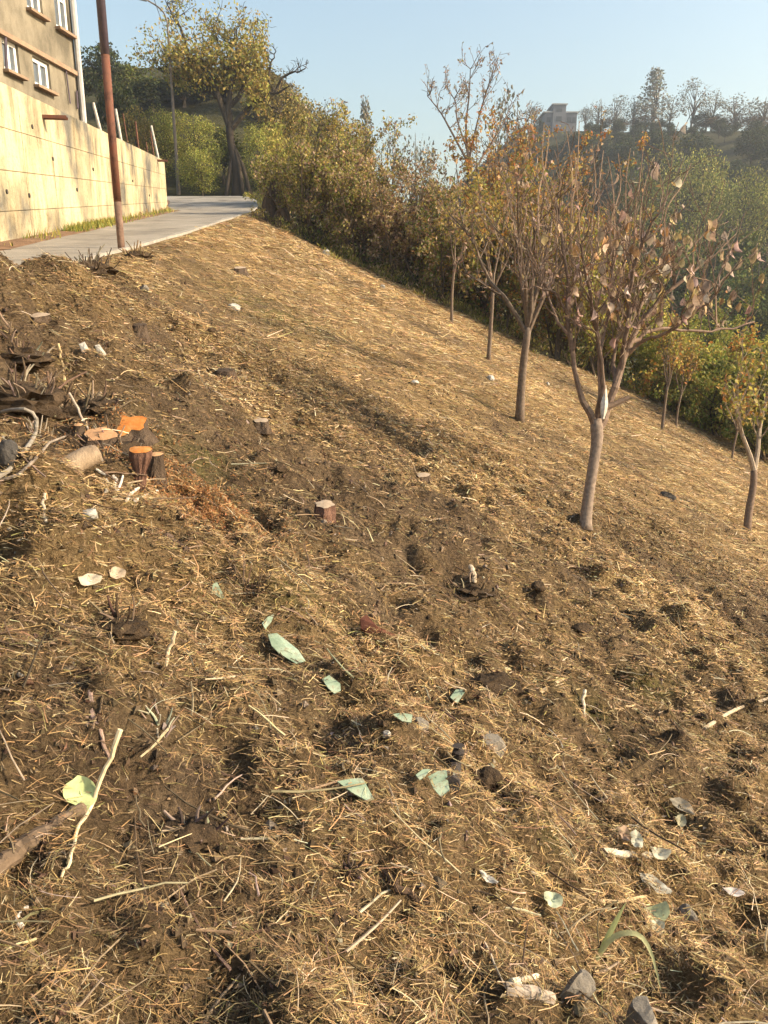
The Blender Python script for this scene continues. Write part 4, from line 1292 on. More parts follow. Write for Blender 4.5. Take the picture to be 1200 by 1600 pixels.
# grey house on the far ridge
x, y = ridge_point(875); hb = GXY(x, y - 1.5); dep = depth_of(hb); s = dep / FPX
fh = tag(empty('ridge_house', hb), 'small grey house with a taller middle tower on the far ridge', 'house')
def zpx(py): r = ray(875, py); return 1.5 + r[2] / r[1] * hb[1]
def hbx(name, x0, x1, py0, dy, thick, mat, par, zb=None):
    mb = MB(); xa = (x0 - 875) * s; xb = (x1 - 875) * s; zt = zpx(py0); z0 = hb[2] - 1 if zb is None else zpx(zb)
    mb.box(hb + [(xa + xb) / 2, dy, (zt + z0) / 2 - hb[2]], ((xb - xa) / 2, 0, 0), (0, thick, 0), (0, 0, (zt - z0) / 2)); return mb.build(name, M[mat], par, hb)
hbx('wall', 849, 899, 176, 3.5, 3.4, 'housegrey', fh)
hbx('tower', 861, 881, 164, 2.6, 2.8, 'housegrey', fh)
hbx('roof', 846, 902, 174, 3.5, 3.6, 'pipe', fh, 175.9)
hbx('tower_roof', 859, 883, 162, 2.6, 3.0, 'pipe', fh, 163.9)
for x0, x1, a, b2_ in ((852, 858, 183, 191), (866, 875, 182, 190), (866, 875, 170, 175), (884, 890, 183, 191), (892, 897, 183, 191)):
    hbx('window', x0, x1, a, (-.18 if 860 < x0 < 882 else .1), .06, 'housewin', fh, b2_)

# ------------------------------------------------------------------ dry straw, clippings and twigs on the slope
def ring_sample(rng, n, r0, r1, power, a=.62):
    g = np.linspace(r0, r1, 800); w = g * g ** (-power); c = np.cumsum(w); c /= c[-1]
    r = np.interp(rng.uniform(size=n), c, g)
    th = rng.uniform(-a, a, n)
    return r * np.sin(th), r * np.cos(th)

STRAWC = [(.45, .30, .135), (.53, .39, .21), (.37, .235, .105), (.22, .138, .07), (.58, .46, .29), (.31, .215, .112), (.12, .078, .045), (.33, .265, .10)]
def straw_mesh(rng, x, y, L, W, K, col, lift, arch, az, tiltmax, name, mat, label):
    N = len(x)
    n3 = gnormal(x, y)
    base = np.stack([x, y, gz(x, y)], -1)
    t1 = np.stack([np.cos(az), np.sin(az), np.zeros(N)], -1)
    t1 -= n3 * (t1 * n3).sum(1, keepdims=True); t1 /= np.linalg.norm(t1, axis=1, keepdims=True)
    t2 = np.cross(n3, t1)
    tilt = rng.uniform(-.3, 1, N) * tiltmax
    f = np.linspace(-.5, .5, K)
    bend = rng.normal(size=N) * arch
    P = base[:, None] + t1[:, None] * (f[None, :, None] * L[:, None, None]) \
        + t2[:, None] * ((f[None, :] ** 2 * 4 - .5) * (bend * L)[:, None])[..., None] \
        + n3[:, None] * ((f[None, :] + .5) * (tilt * L)[:, None] + lift[:, None] + (.25 - f[None, :] ** 2) * (rng.uniform(0, .35, N) * L)[:, None])[..., None]
    roll = rng.uniform(-.9, .9, N)
    side = t2 * np.cos(roll)[:, None] + n3 * np.sin(roll)[:, None]
    prof = np.linspace(1, .55, K)
    H = side[:, None] * (W[:, None] * .5 * prof[None])[..., None]
    Vv = np.stack([P - H, P + H], 2)
    idx = np.arange(N * K * 2).reshape(N, K, 2)
    Qd = np.stack([idx[:, :-1, 0], idx[:, :-1, 1], idx[:, 1:, 1], idx[:, 1:, 0]], -1).reshape(-1, 4)
    o = link(name, mesh_np(name, Vv.reshape(-1, 3), Qd, None, np.repeat(col, K * 2, 0)), mat)
    return tag(o, label, name.replace('_', ' ').split('.')[0], kind='stuff')

def ok_spot(x, y):
    return (x > road_edge(y) + .12) & (wood_floor(x, y) < .5)

def scatter_straw():
    rng = np.random.default_rng(12)
    tint = lambda x, y: (1 + .40 * fbm(x, y, .7, 3, 501) + .30 * fbm(x, y, 2.6, 2, 507))[:, None]
    def clumped(x, y, az, frac, ncl, spread):
        """part of the stalks lie matted together in the same direction"""
        n = len(x); m = rng.uniform(size=n) < frac; k = rng.integers(0, n, ncl)
        j = k[rng.integers(0, ncl, n)]
        r = np.hypot(x[j], y[j]); w = spread * (.5 + .12 * r)
        x2 = np.where(m, x[j] + rng.normal(size=n) * w, x); y2 = np.where(m, y[j] + rng.normal(size=n) * w, y)
        return x2, y2, np.where(m, az[j] + rng.normal(size=n) * .45, az), m
    # near: single stalks
    x, y = ring_sample(rng, 440000, .85, 9.0, 1.1)
    az = np.where(rng.uniform(size=len(x)) < .35, rng.normal(size=len(x)) * .5, rng.uniform(0, 6.28, len(x)))
    x, y, az, m = clumped(x, y, az, .5, 11000, .04)
    c = cover(x, y)
    keep = ok_spot(x, y) & (rng.uniform(size=len(x)) < .22 + .95 * c)
    x, y, c, az, m = x[keep], y[keep], c[keep], az[keep], m[keep]; n = len(x); r = np.hypot(x, y)
    L = np.exp(rng.normal(size=n) * .6) * .020 * (1 + .05 * r); W = np.maximum(.0013, .00076 * r) * rng.uniform(.5, 2.0, n)
    col = palette(rng, n, STRAWC, [3, 1.8, 3, 3, .9, 2.4, 2.6, 1.0], .26) * (.70 + .42 * c)[:, None] * tint(x, y)
    col = np.clip(col, .01, .8); lift = rng.uniform(0, .012, n) + np.where(m, rng.uniform(0, .018, n), 0)
    a = (r < 3.6) & (L > .034)
    for sel, K, nm, lab in ((a, 3, 'dry_straw', 'longer dry straw littering the nearest ground'), (~a, 2, 'trodden_straw', 'chopped and trodden dry straw over the near slope')):
        straw_mesh(rng, x[sel], y[sel], L[sel], W[sel], K, col[sel], lift[sel], .08, az[sel], .40, nm, M['straw'], lab)
    # further out: wisps combed down the fall line
    x, y = ring_sample(rng, 290000, 8.0, 33, 1.3)
    az = np.where(rng.uniform(size=len(x)) < .55, rng.normal(size=len(x)) * .5, rng.uniform(0, 6.28, len(x)))
    x, y, az, m = clumped(x, y, az, .4, 9000, .05)
    c = cover(x, y)
    keep = ok_spot(x, y) & (rng.uniform(size=len(x)) < .2 + .8 * c)
    x, y, c, az, m = x[keep], y[keep], c[keep], az[keep], m[keep]; n = len(x); r = np.hypot(x, y)
    L = np.exp(rng.normal(size=n) * .5) * (.018 + .0048 * r); W = .00070 * r * rng.uniform(.5, 1.6, n)
    col = np.clip(palette(rng, n, STRAWC, [3, 2, 3, 1.8, 1, 2, .8, 1], .2) * (.76 + .30 * c)[:, None] * tint(x, y), .01, .8)
    straw_mesh(rng, x, y, L, W, 2, col, rng.uniform(0, .015, n) + np.where(m, rng.uniform(0, .03, n), 0), .1, az, .3, 'raked_straw', M['straw'], 'tan raked straw covering the far part of the slope')
    # longer stalks
    x, y = ring_sample(rng, 1500, .85, 9, 1.1)
    keep = ok_spot(x, y); x, y = x[keep], y[keep]; n = len(x); r = np.hypot(x, y)
    L = np.exp(rng.normal(size=n) * .4) * .085; W = np.maximum(.0020, .0009 * r) * rng.uniform(.7, 1.4, n)
    col = palette(rng, n, [(.60, .46, .26), (.50, .36, .19), (.66, .55, .38), (.30, .20, .11), (.36, .30, .23)], None, .15)
    straw_mesh(rng, x, y, L, W, 6, col, rng.uniform(.004, .03, n), .10, rng.uniform(0, 6.28, n), .22, 'long_stalks', M['straw'], 'longer bleached stalks lying loose among the straw')
    # twigs, round in section
    x, y = ring_sample(rng, 1100, .85, 10, 1.2)
    keep = ok_spot(x, y); x, y = x[keep], y[keep]; n = len(x)
    L = np.exp(rng.normal(size=n) * .45) * .13; az = rng.uniform(0, 6.28, n); n3 = gnormal(x, y)
    t1 = np.stack([np.cos(az), np.sin(az), np.zeros(n)], -1); t1 -= n3 * (t1 * n3).sum(1, keepdims=True); t2 = np.cross(n3, t1)
    f = np.linspace(-.5, .5, 5)
    P = np.stack([x, y, gz(x, y)], -1)[:, None] + t1[:, None] * (f[None, :, None] * L[:, None, None]) + n3[:, None] * (.008 + (f[None, :] + .5) * (rng.uniform(-.1, .35, n) * L)[:, None])[..., None] + t2[:, None] * ((f[None] ** 2 * 4) * (rng.normal(size=n) * .05 * L)[:, None])[..., None] + rng.normal(size=(n, 5, 3)) * .002
    rr = rng.uniform(.0018, .0042, n)[:, None] * np.linspace(1, .6, 5)[None]
    mb = MB(); tubes(mb, P, rr, 5, palette(rng, n, [(.15, .105, .065), (.24, .175, .115), (.36, .29, .20), (.09, .065, .04)], None, .15))
    tag(mb.build('twig_litter', M['bark']), 'small broken twigs scattered over the slope', 'twigs', kind='stuff')
    # dry leaf scraps
    x, y = ring_sample(rng, 15000, 1.0, 12, .7)
    keep = ok_spot(x, y); x, y = x[keep], y[keep]; n = len(x)
    P = np.stack([x, y, gz(x, y) + .012], -1)
    mb = MB(); leaves(mb, rng, P, .019, .008, palette(rng, n, [(.20, .12, .065), (.30, .21, .13), (.46, .40, .32), (.12, .075, .04), (.36, .26, .15)], [3, 3, .6, 3, 2], .15), 0, 1.0, .2)
    tag(mb.build('leaf_scraps', M['leaf']), 'crumbled dry leaf scraps among the straw', 'leaf litter', kind='stuff')
    # soil crumbs and pebbles
    x, y = ring_sample(rng, 22000, .9, 11, 1.1)
    keep = ok_spot(x, y); x, y = x[keep], y[keep]; n = len(x)
    z = gz(x, y)
    oct_ = np.array([(1, 0, 0), (0, 1, 0), (-1, 0, 0), (0, -1, 0), (0, 0, 1), (0, 0, -1)], float)
    ot = np.array([(0, 1, 4), (1, 2, 4), (2, 3, 4), (3, 0, 4), (1, 0, 5), (2, 1, 5), (3, 2, 5), (0, 3, 5)])
    sz = np.minimum(np.exp(rng.normal(size=n) * .6), 2.3) * .0062 * (1 + .05 * np.hypot(x, y))
    Vv = np.stack([x, y, z], -1)[:, None] + oct_[None] * sz[:, None, None] * rng.uniform(.55, 1.35, (n, 6, 1)) + rng.normal(size=(n, 6, 3)) * sz[:, None, None] * .18
    T = ot[None] + (np.arange(n) * 6)[:, None, None]
    mb = MB(); mb.add(Vv.reshape(-1, 3), None, T.reshape(-1, 3), np.repeat(palette(rng, n, [(.075, .05, .03), (.14, .10, .065), (.05, .035, .022), (.24, .20, .16)], [4, 3, 3, .3], .2), 6, 0))
    tag(mb.build('soil_crumbs', M['bark']), 'crumbs of dark soil and small pebbles on the slope', 'soil', kind='stuff')
    # green grass along the foot of the wall
    n = 5200
    yy = rng.uniform(13, 36, n); keep = (rng.uniform(size=n) < np.where((yy > 17.5) & (yy < 23), 1, .12)) & (fbm(yy, yy * 0, .9, 2, 8) > -.25); yy = yy[keep]; n = len(yy)
    xx = wall_x(yy) + .10 + np.abs(rng.normal(size=n)) * .20
    zz = road_z(yy) + .02
    Lh = rng.uniform(.06, .22, n); a = rng.uniform(0, 6.28, n)
    P0 = np.stack([xx, yy, zz], -1); tip = P0 + np.stack([np.cos(a) * Lh * .5, np.sin(a) * Lh * .5, Lh], -1)
    sd = np.stack([-np.sin(a), np.cos(a), np.zeros(n)], -1) * .016
    Vv = np.stack([P0 - sd, P0 + sd, tip], 1); T = np.arange(n * 3).reshape(n, 3)
    mb = MB(); mb.add(Vv.reshape(-1, 3), None, T, np.repeat(palette(rng, n, GREEN + YGREEN[:3]), 3, 0))
    tag(mb.build('verge_grass', M['leaf']), 'green grass growing along the foot of the concrete wall', 'grass', kind='stuff')
scatter_straw()

# ------------------------------------------------------------------ things lying on the slope
def ico():
    t = (1 + 5 ** .5) / 2
    v = np.array([(-1, t, 0), (1, t, 0), (-1, -t, 0), (1, -t, 0), (0, -1, t), (0, 1, t), (0, -1, -t), (0, 1, -t), (t, 0, -1), (t, 0, 1), (-t, 0, -1), (-t, 0, 1)], float)
    v /= np.linalg.norm(v[0])
    f = [(0, 11, 5), (0, 5, 1), (0, 1, 7), (0, 7, 10), (0, 10, 11), (1, 5, 9), (5, 11, 4), (11, 10, 2), (10, 7, 6), (7, 1, 8), (3, 9, 4), (3, 4, 2), (3, 2, 6), (3, 6, 8), (3, 8, 9), (4, 9, 5), (2, 4, 11), (6, 2, 10), (8, 6, 7), (9, 8, 1)]
    for _ in range(2):
        v = list(map(tuple, v)); cache = {}; nf = []
        def mid(a, b):
            k = (min(a, b), max(a, b))
            if k not in cache:
                m = np.array(v[a]) + np.array(v[b]); m /= np.linalg.norm(m); v.append(tuple(m)); cache[k] = len(v) - 1
            return cache[k]
        for a, b, c in f:
            x, y, z = mid(a, b), mid(b, c), mid(c, a)
            nf += [(a, x, z), (b, y, x), (c, z, y), (x, y, z)]
        f = nf; v = np.array(v)
    return v, np.array(f)
ICO_V, ICO_F = ico()

def stone(name, px, py, w, h, label, mat='stone', seed=0, sink=.35, cat='stone', facets=5, group=None, flat=1.0, rough=.12):
    rng = np.random.default_rng(seed + 1000)
    p = hit(px, py + h * .4); d = depth_of(p); s = d / FPX
    v = ICO_V.copy()
    for _ in range(facets):                                            # chop flat faces
        n = rand_unit(rng, 1)[0]; c = rng.uniform(.45, .8)
        dd = v @ n
        v = v - n[None] * np.maximum(dd - c, 0)[:, None]
    nz = np.array([mnoise.noise(Vector(q * 2.1 + seed)) + .6 * mnoise.noise(Vector(q * 5.3 + seed)) for q in v]); v = v * (1 + rough * nz)[:, None]
    v = v * np.array([w * .5 * s, w * .45 * s, h * .62 * s * flat])
    a = rng.uniform(-.4, .4); c_, s_ = math.cos(a), math.sin(a)
    v[:, :2] = v[:, :2] @ np.array([[c_, -s_], [s_, c_]])
    o = link(name, mesh_np(name, v, None, ICO_F, None, False), M[mat])
    o.location = p + np.array([0, 0, h * .62 * s * (1 - sink) * .55])
    return tag(o, label, cat, group)

def plane_point(px, py, p0, n):
    r = ray(px, py); d = np.dot(p0 - CAM, n) / np.dot(r, n); return CAM + r * d

def shard(name, pts, label, mat='glass', thick=.005, face=.45, cat='glass shard', group=None, lift=.012, curl=0.0, cam_tilt=None):
    """a flat piece with the outline seen, lying on the ground but tipped a little towards the viewer"""
    c = np.mean(np.array(pts, float), 0); p0 = hit(c[0], c[1]); n = gnormal(p0[0:1], p0[1:2])[0]
    toc = CAM - p0; toc /= np.linalg.norm(toc)
    n = n * (1 - face) + toc * face; n /= np.linalg.norm(n)
    p0 = p0 + n * lift
    P = np.array([plane_point(x, y, p0, n) for x, y in pts]); k = len(P)
    cen = P.mean(0)
    top = P + n * thick; bot = P
    ctop = cen + n * (thick + curl)
    V_ = np.vstack([top, bot, [ctop], [cen + n * curl]]) - cen
    T_ = [(i_, (i_ + 1) % k, 2 * k) for i_ in range(k)] + [((i_ + 1) % k + k, i_ + k, 2 * k + 1) for i_ in range(k)]
    Q_ = [(i_, i_ + k, (i_ + 1) % k + k, (i_ + 1) % k) for i_ in range(k)]
    o = link(name, mesh_np(name, V_, Q_, T_), M[mat] if isinstance(mat, str) else mat); o.location = cen
    return tag(o, label, cat, group)

def stick(name, pts, r0, r1, label, col, cat='stick', lifts=None, K=14, sides=7, group=None, wob=.002, mat=None, seed=0):
    rng = np.random.default_rng(seed)
    P = np.array([hit(x, y) for x, y in pts]); d = depth_of(P.mean(0)); s = d / FPX
    lifts = lifts or [3] * len(pts)
    # lift by going up from the ground that lies below the pixel
    Q_ = []
    for (x, y), l, g in zip(pts, lifts, P):
        if l <= 6: Q_.append(g + np.array([0, 0, l * s * .6]))
        else: Q_.append(at(x, y, min(depth_of(g), d) - .02 * 0))
    P = resample(Q_, K); P[1:-1] += rng.normal(size=(K - 2, 3)) * wob
    o0 = P[0].copy()
    mb = MB(); tubes(mb, P, np.linspace(r0, r1, K) * s * (1 + .08 * rng.normal(size=K)), sides, np.array([col]))
    o = mb.build(name, mat or M['bark'], None, o0); o.location = o0
    return tag(o, label, cat, group)

M['cut_orange'] = mottled('fresh_cut_orange_wood', (.38, .115, .024), (.50, .19, .045), 22, .8, .5, .004, c3=(.50, .27, .11))
M['cut_pale'] = mottled('fresh_cut_pale_wood', (.36, .17, .07), (.50, .29, .15), 22, .8, .5, .004, c3=(.42, .18, .06))
M['cut_old'] = mottled('weathered_cut_wood', (.30, .22, .15), (.46, .36, .26), 26, .85, .4, .003)
M['darkbark'] = mottled('dark_bark', (.045, .030, .020), (.13, .09, .06), 12, .95, 1, .015, stretch=(1, 1, .35))
M['brownbark'] = mottled('brown_bark', (.09, .045, .03), (.20, .11, .075), 12, .95, 1, .01, stretch=(1, 1, .35))
M['palebark'] = mottled('pale_bark', (.17, .12, .08), (.36, .27, .18), 14, .9, .8, .008, stretch=(1, 1, .5))

def stump(px, py, wpx, hpx, label, cut, bark, seed, lean=(0, 0), ecc=.8, group=None, top_tilt=.25, flare=1.35, name='tree_stump', jag=.16, mid=1.1):
    """cut stump: px, py is the middle of the cut face, hpx how far the face stands above the soil"""
    rng = np.random.default_rng(seed + 300)
    g = hit(px, py + hpx + wpx * .18); d = depth_of(g); s = d / FPX
    R_ = wpx * .5 * s
    top = at(px, py, d); h = top[2] - g[2]
    root = tag(empty(name, g), label, 'tree stump', group)
    n = 20; th = np.arange(n) / n * 2 * np.pi
    out = 1 + jag * np.array([mnoise.noise(Vector((math.cos(a) * 1.6 + seed, math.sin(a) * 1.6, .3))) for a in th]) * 2 + rng.normal(size=n) * .02
    rings = []
    for f, w in ((-.5, flare * 1.15), (0, flare), (.4, mid), (.82, 1.0), (1.0, .99)):
        cen = g + (top - g) * f
        tilt = top_tilt * max(f, 0)
        rings.append([cen + np.array([math.cos(a) * R_ * w * o_, math.sin(a) * R_ * w * o_ * ecc, (-math.sin(a) * 0 + math.cos(a) * 0) * 0 + (math.cos(a) * .25 - math.sin(a) * -.6) * -R_ * tilt * 0]) + np.array([0, 0, (math.sin(a)) * R_ * ecc * tilt * o_ * w]) for a, o_ in zip(th, out)])
    rings = np.array(rings); rings[1:4] += rng.normal(size=(3, n, 3)) * R_ * .035
    idx = np.arange(5 * n).reshape(5, n)
    Q_ = np.concatenate([np.stack([idx[k], np.roll(idx[k], -1), np.roll(idx[k + 1], -1), idx[k + 1]], -1) for k in range(4)])
    mb = MB(); mb.add(rings.reshape(-1, 3), Q_); mb.build('bark', M[bark], root, g)
    face = rings[-1]; c = face.mean(0) + [0, 0, .004]
    inner = c + (face - c) * .55 + [0, 0, .003]
    V_ = np.vstack([face + [0, 0, .0015], inner, [c + [0, 0, .003]]])
    Q2 = [(k, (k + 1) % n, n + (k + 1) % n, n + k) for k in range(n)]; T2 = [(n + k, n + (k + 1) % n, 2 * n) for k in range(n)]
    mb = MB(); mb.add(V_, Q2, T2); mb.build('cut_face', M[cut], root, g)
    return root

GS = 'freshly cut stumps in the root heap'
stump(197, 664, 56, 10, 'freshly cut stump with the brightest orange face in the root heap', 'cut_orange', 'darkbark', 1, group=GS, top_tilt=.55, ecc=.72, jag=.3)
stump(158, 679, 50, 10, 'freshly cut stump with paler orange face beside the brightest one', 'cut_pale', 'darkbark', 2, group=GS, top_tilt=.5, ecc=.66, jag=.2)
stump(219, 703, 40, 46, 'tall thin stump with orange cut face standing on a bare stem', 'cut_orange', 'brownbark', 3, group=GS, top_tilt=.3, ecc=.6, flare=.5, jag=.12, mid=.62)
stump(243, 710, 22, 34, 'small pinkish cut stump just right of the tall thin one', 'cut_pale', 'darkbark', 4, group=GS, ecc=.7)
stump(123, 664, 14, 12, 'tiny pale cut stub left of the paler orange stump', 'cut_pale', 'darkbark', 5, group=GS, ecc=.8)
GO = 'old stumps on the slope'
stump(218, 507, 25, 14, 'small dark old stump casting a shadow below the road', 'darkbark', 'darkbark', 6, group=GO)
stump(408, 657, 22, 9, 'small low stump with pale top uphill of the middle one', 'cut_old', 'darkbark', 7, group=GO)
stump(507, 788, 30, 16, 'squat stump with pale flat top in the middle of the slope', 'cut_old', 'brownbark', 8, group=GO, flare=1.05)
stump(375, 418, 20, 6, 'flat old stump near the top of the bank below the road edge', 'cut_old', 'darkbark', 9, group=GO)
stump(352, 578, 26, 8, 'low dark broken stump on the trampled ground', 'darkbark', 'darkbark', 10, group=GO)
stump(662, 742, 22, 8, 'low rotten stump with a pale splinter on the golden slope', 'cut_old', 'darkbark', 12, group=GO)
stump(60, 492, 34, 9, 'low square old stump in the shade under the road', 'cut_old', 'darkbark', 11, group=GO, flare=1.0)

# short log among the stumps
def log_piece():
    a, b_ = hit(155, 722), hit(92, 752); d = (depth_of(a) + depth_of(b_)) / 2; s = d / FPX
    r = 19 * s
    a = at(152, 708, d + .03); b_ = at(98, 738, d - .06)
    root = tag(empty('log', (a + b_) / 2), 'short thick pale log lying in front of the fresh stumps', 'log')
    o = (a + b_) / 2
    mb = MB(); P = resample([a, (a + b_) / 2 + [0, 0, .008], b_], 9)
    tubes(mb, P, r * np.array([.70, .84, .88, .92, .9, .92, .94, .93, .90]), 14); mb.build('bark', M['palebark'], root, o, True)
    t = (b_ - a) / np.linalg.norm(b_ - a)
    mb = MB(); tubes(mb, np.array([b_ - t * .004, b_ + t * .006]), np.array([r * .89, r * .84]), 14); mb.build('cut_face', M['cut_old'], root, o)
log_piece()

PALE = (.52, .43, .31); GREYB = (.26, .21, .165); BRN = (.15, .10, .065); DKB = (.075, .05, .035)
stick('bent_cane', [(-40, 770), (20, 728), (48, 690), (58, 664), (50, 646), (25, 640), (-20, 652)], 3.4, 2.6, 'pale grey cane bent into a loop at the picture edge', (.27, .235, .19), 'cane', [3, 8, 8, 8, 8, 8, 3], 22, 8)
stick('cane', [(-20, 760), (30, 740), (60, 712), (76, 693), (103, 683)], 2.6, 1.5, 'thin grey cane under the loop pointing at the stumps', GREYB, 'cane', [3, 8, 8, 8, 3], 14)
stick('twig', [(108, 614), (122, 640), (135, 665), (140, 690), (160, 722)], 2.2, 1.6, 'thin grey twig leaning in front of the paler orange stump', (.38, .31, .24), 'stick', [8, 9, 9, 9, 4], 14)
stick('twig', [(105, 660), (135, 637), (158, 613)], 2.4, 1.8, 'straight brown stick propped above the paler orange stump', (.34, .26, .18), 'stick', [4, 8, 9])
stick('twig', [(198, 784), (206, 772), (217, 764)], 2.6, 2.0, 'short white peeled twig below the tall thin stump, pointing up', (.62, .55, .45), 'stick')
stick('twig', [(212, 784), (230, 776), (246, 769)], 3.4, 2.4, 'short thick white peeled twig lying below the tall thin stump', (.64, .57, .47), 'stick')
stick('twig', [(176, 745), (182, 752), (180, 765), (184, 772), (192, 745)], 2.8, 1.6, 'crooked white root piece left of the tall thin stump', (.60, .54, .46), 'stick')
stick('twig', [(166, 770), (168, 752), (162, 742), (150, 735)], 3.0, 1.8, 'crooked white root piece next to the log end', (.56, .50, .42), 'stick')
stick('twig', [(91, 537), (97, 565), (101, 597)], 2.0, 2.2, 'upright thin yellow stalk above the root heap', (.50, .37, .20), 'stalk', [9, 9, 3])
stick('twig', [(70, 770), (68, 790), (72, 818)], 2.4, 2.0, 'upright broken pale stalk below the log', (.52, .44, .33), 'stalk', [9, 9, 3])

# heaps of cut root stems
def root_heap(px, py, w, h, n, seed, label, cols, rpx=(2, 5), name='root_clump', mound=True, dark=True):
    rng = np.random.default_rng(seed)
    g = hit(px, py); d = depth_of(g); s = d / FPX
    root = tag(empty(name, g), label, 'root clump')
    if mound:
        v = ICO_V.copy(); nz = np.array([mnoise.noise(Vector(q * 2.4 + seed)) + .5 * mnoise.noise(Vector(q * 6 + seed)) for q in v]); v = v * (1 + .55 * nz)[:, None] + rand_unit(rng, len(v)) * .05
        v = v * np.array([w * .50 * s, w * .42 * s, h * .42 * s])
        o = link('soil_mound', mesh_np('soil_mound', v, None, ICO_F), M['clod'], root)
    mb = MB()
    for k in range(n):
        a = rng.uniform(0, 6.28); q = rng.uniform(0, 1) ** .6
        b0 = g + np.array([math.cos(a) * q * w * .42 * s, math.sin(a) * q * w * .32 * s, 0]); b0[2] = max(gz(b0[0:1], b0[1:2])[0], g[2] - .02) + (h * .45 * s * (1 - q * q) if mound else 0)
        L = h * s * rng.uniform(.3, .9)
        dv = np.array([math.cos(a) * q * .8 + rng.normal() * .25, math.sin(a) * q * .8 + rng.normal() * .25, rng.uniform(.4, 1.1)])
        P = resample([b0 - dv * L * .2, b0 + dv * L * .4 + rng.normal(size=3) * L * .07, b0 + dv * L], 6)
        r = rng.uniform(*rpx) * s
        tubes(mb, P, np.linspace(r, r * .5, 6) * .58, 6, palette(rng, 1, cols, None, .15) * .85)
    o = mb.build('stems', M['bark'], root, g); o['kind'] = 'stuff'
    return root
HC_ = [(.20, .145, .10), (.28, .215, .155), (.13, .09, .06), (.36, .29, .21)]
root_heap(35, 628, 120, 62, 34, 21, 'heap of cut root stems at the picture edge above the cane loop', HC_, (2, 4.5))
root_heap(98, 655, 80, 52, 22, 22, 'clump of pale cut stems between the cane loop and the paler orange stump', HC_, (2.5, 6))
root_heap(150, 640, 70, 40, 8, 23, 'dark earth clump with stems right above the fresh stumps', HC_[:3], (2, 4))
root_heap(140, 424, 74, 34, 44, 24, 'dark spiky root clump beside the base of the rusty pole', [(.10, .07, .05), (.06, .04, .03), (.22, .17, .12)], (1.2, 2.6))
root_heap(215, 402, 46, 22, 22, 25, 'low tuft of dry stubble at the foot of the rusty pole', [(.30, .22, .12), (.20, .14, .08), (.42, .31, .17)], (1.5, 3))
root_heap(30, 560, 90, 40, 18, 26, 'brown stubble clump at the picture edge under the shaded bank', HC_[:3], (2, 4))
root_heap(190, 985, 86, 40, 9, 27, 'dark torn root hole with a few stubs on the near left slope', [(.09, .06, .04), (.20, .14, .09)], (3, 6))
root_heap(300, 1300, 90, 46, 12, 28, 'charred root clump near the bottom left with grey stubs', [(.07, .05, .04), (.16, .12, .09), (.30, .24, .18)], (3, 7))
root_heap(245, 1135, 64, 34, 14, 29, 'bleached root plate with pale stubs above the long straw stick', [(.46, .40, .32), (.34, .28, .2)], (2.5, 5), mound=False)
root_heap(735, 925, 60, 26, 8, 30, 'dark root remains with one pale stub in the middle right slope', [(.12, .08, .055), (.38, .30, .2)], (2, 4))
root_heap(385, 920, 60, 60, 26, 32, 'matted dark roots hanging on a small step left of the moss', [(.12, .08, .05), (.20, .14, .09)], (1.5, 3), mound=False)
root_heap(548, 1362, 34, 24, 9, 33, 'small cluster of pinkish broken stubs near the bottom middle', [(.36, .25, .19), (.12, .08, .06)], (3, 6))

root_heap(180, 705, 90, 34, 26, 34, 'dark tangle of roots the fresh stumps are half sunk in', [(.10, .07, .05), (.20, .14, .10), (.34, .27, .2)], (1.2, 3))
root_heap(60, 690, 120, 30, 30, 35, 'dark tangle of dead stems inside the cane loop', [(.08, .06, .045), (.20, .15, .11), (.36, .3, .23)], (1.2, 2.6), mound=False)
# charred pointed stump at the end of the road edge
def charred_stump():
    g = hit(420, 347); d = depth_of(g); s = d / FPX
    root = tag(empty('charred_stump', g), 'dark pointed burnt stump at the end of the road edge', 'tree stump')
    mb = MB()
    P = resample([g + [0, 0, -.3], at(420, 325, d), at(424, 300, d), at(430, 282, d)], 8)
    tubes(mb, P, np.array([15, 14, 12.5, 11, 9.5, 7, 4.5, 1.0]) * s, 9); mb.build('trunk', M['darkbark'], root, g)
    mb = MB(); P = resample([g + [.25, -.1, -.3], at(440, 330, d - .3), at(452, 348, d - .5)], 6); tubes(mb, P, np.array([9, 9, 8, 7, 6, 4]) * s, 7); mb.build('side_root', M['darkbark'], root, g)
charred_stump()

# broken glass
GG = 'pale green glass shards on the slope'
shard('glass_shard', [(418, 992), (432, 990), (449, 1003), (466, 1017), (477, 1034), (462, 1038), (436, 1022), (424, 1010)], 'largest pale green glass shard, long and bent, left of the brown shard', group=GG, curl=.006)
shard('glass_shard', [(526, 1222), (548, 1218), (566, 1217), (584, 1250), (574, 1253), (550, 1240)], 'bright green triangular glass shard in the lower middle', group=GG)
shard('glass_shard', [(665, 1216), (683, 1206), (697, 1204), (702, 1236), (688, 1246), (676, 1232)], 'blue green glass shard leaning on the charred chunk', group=GG, face=.6)
shard('glass_shard', [(649, 1212), (660, 1203), (672, 1203), (664, 1214), (655, 1220)], 'small whitish glass shard touching the blue green one', group=GG)
shard('glass_shard', [(703, 1090), (712, 1078), (729, 1078), (722, 1088), (714, 1100)], 'pale glass shard below the big dark lump', group=GG, face=.6)
shard('glass_shard', [(333, 912), (339, 910), (351, 934), (334, 938), (329, 930)], 'upright white green glass shard on the small step', group=GG, face=.8, lift=.02)
shard('glass_shard', [(503, 1062), (514, 1056), (531, 1069), (532, 1080), (522, 1085), (512, 1076)], 'dusty oval glass shard under the largest one', group=GG)
shard('glass_shard', [(612, 1117), (628, 1115), (644, 1118), (642, 1130), (628, 1128)], 'flat dusty glass shard beside a small grey stone', group=GG)
shard('glass_shard', [(409, 975), (418, 965), (428, 960), (424, 972), (414, 984)], 'thin dusty glass sliver just above the largest shard', group=GG)

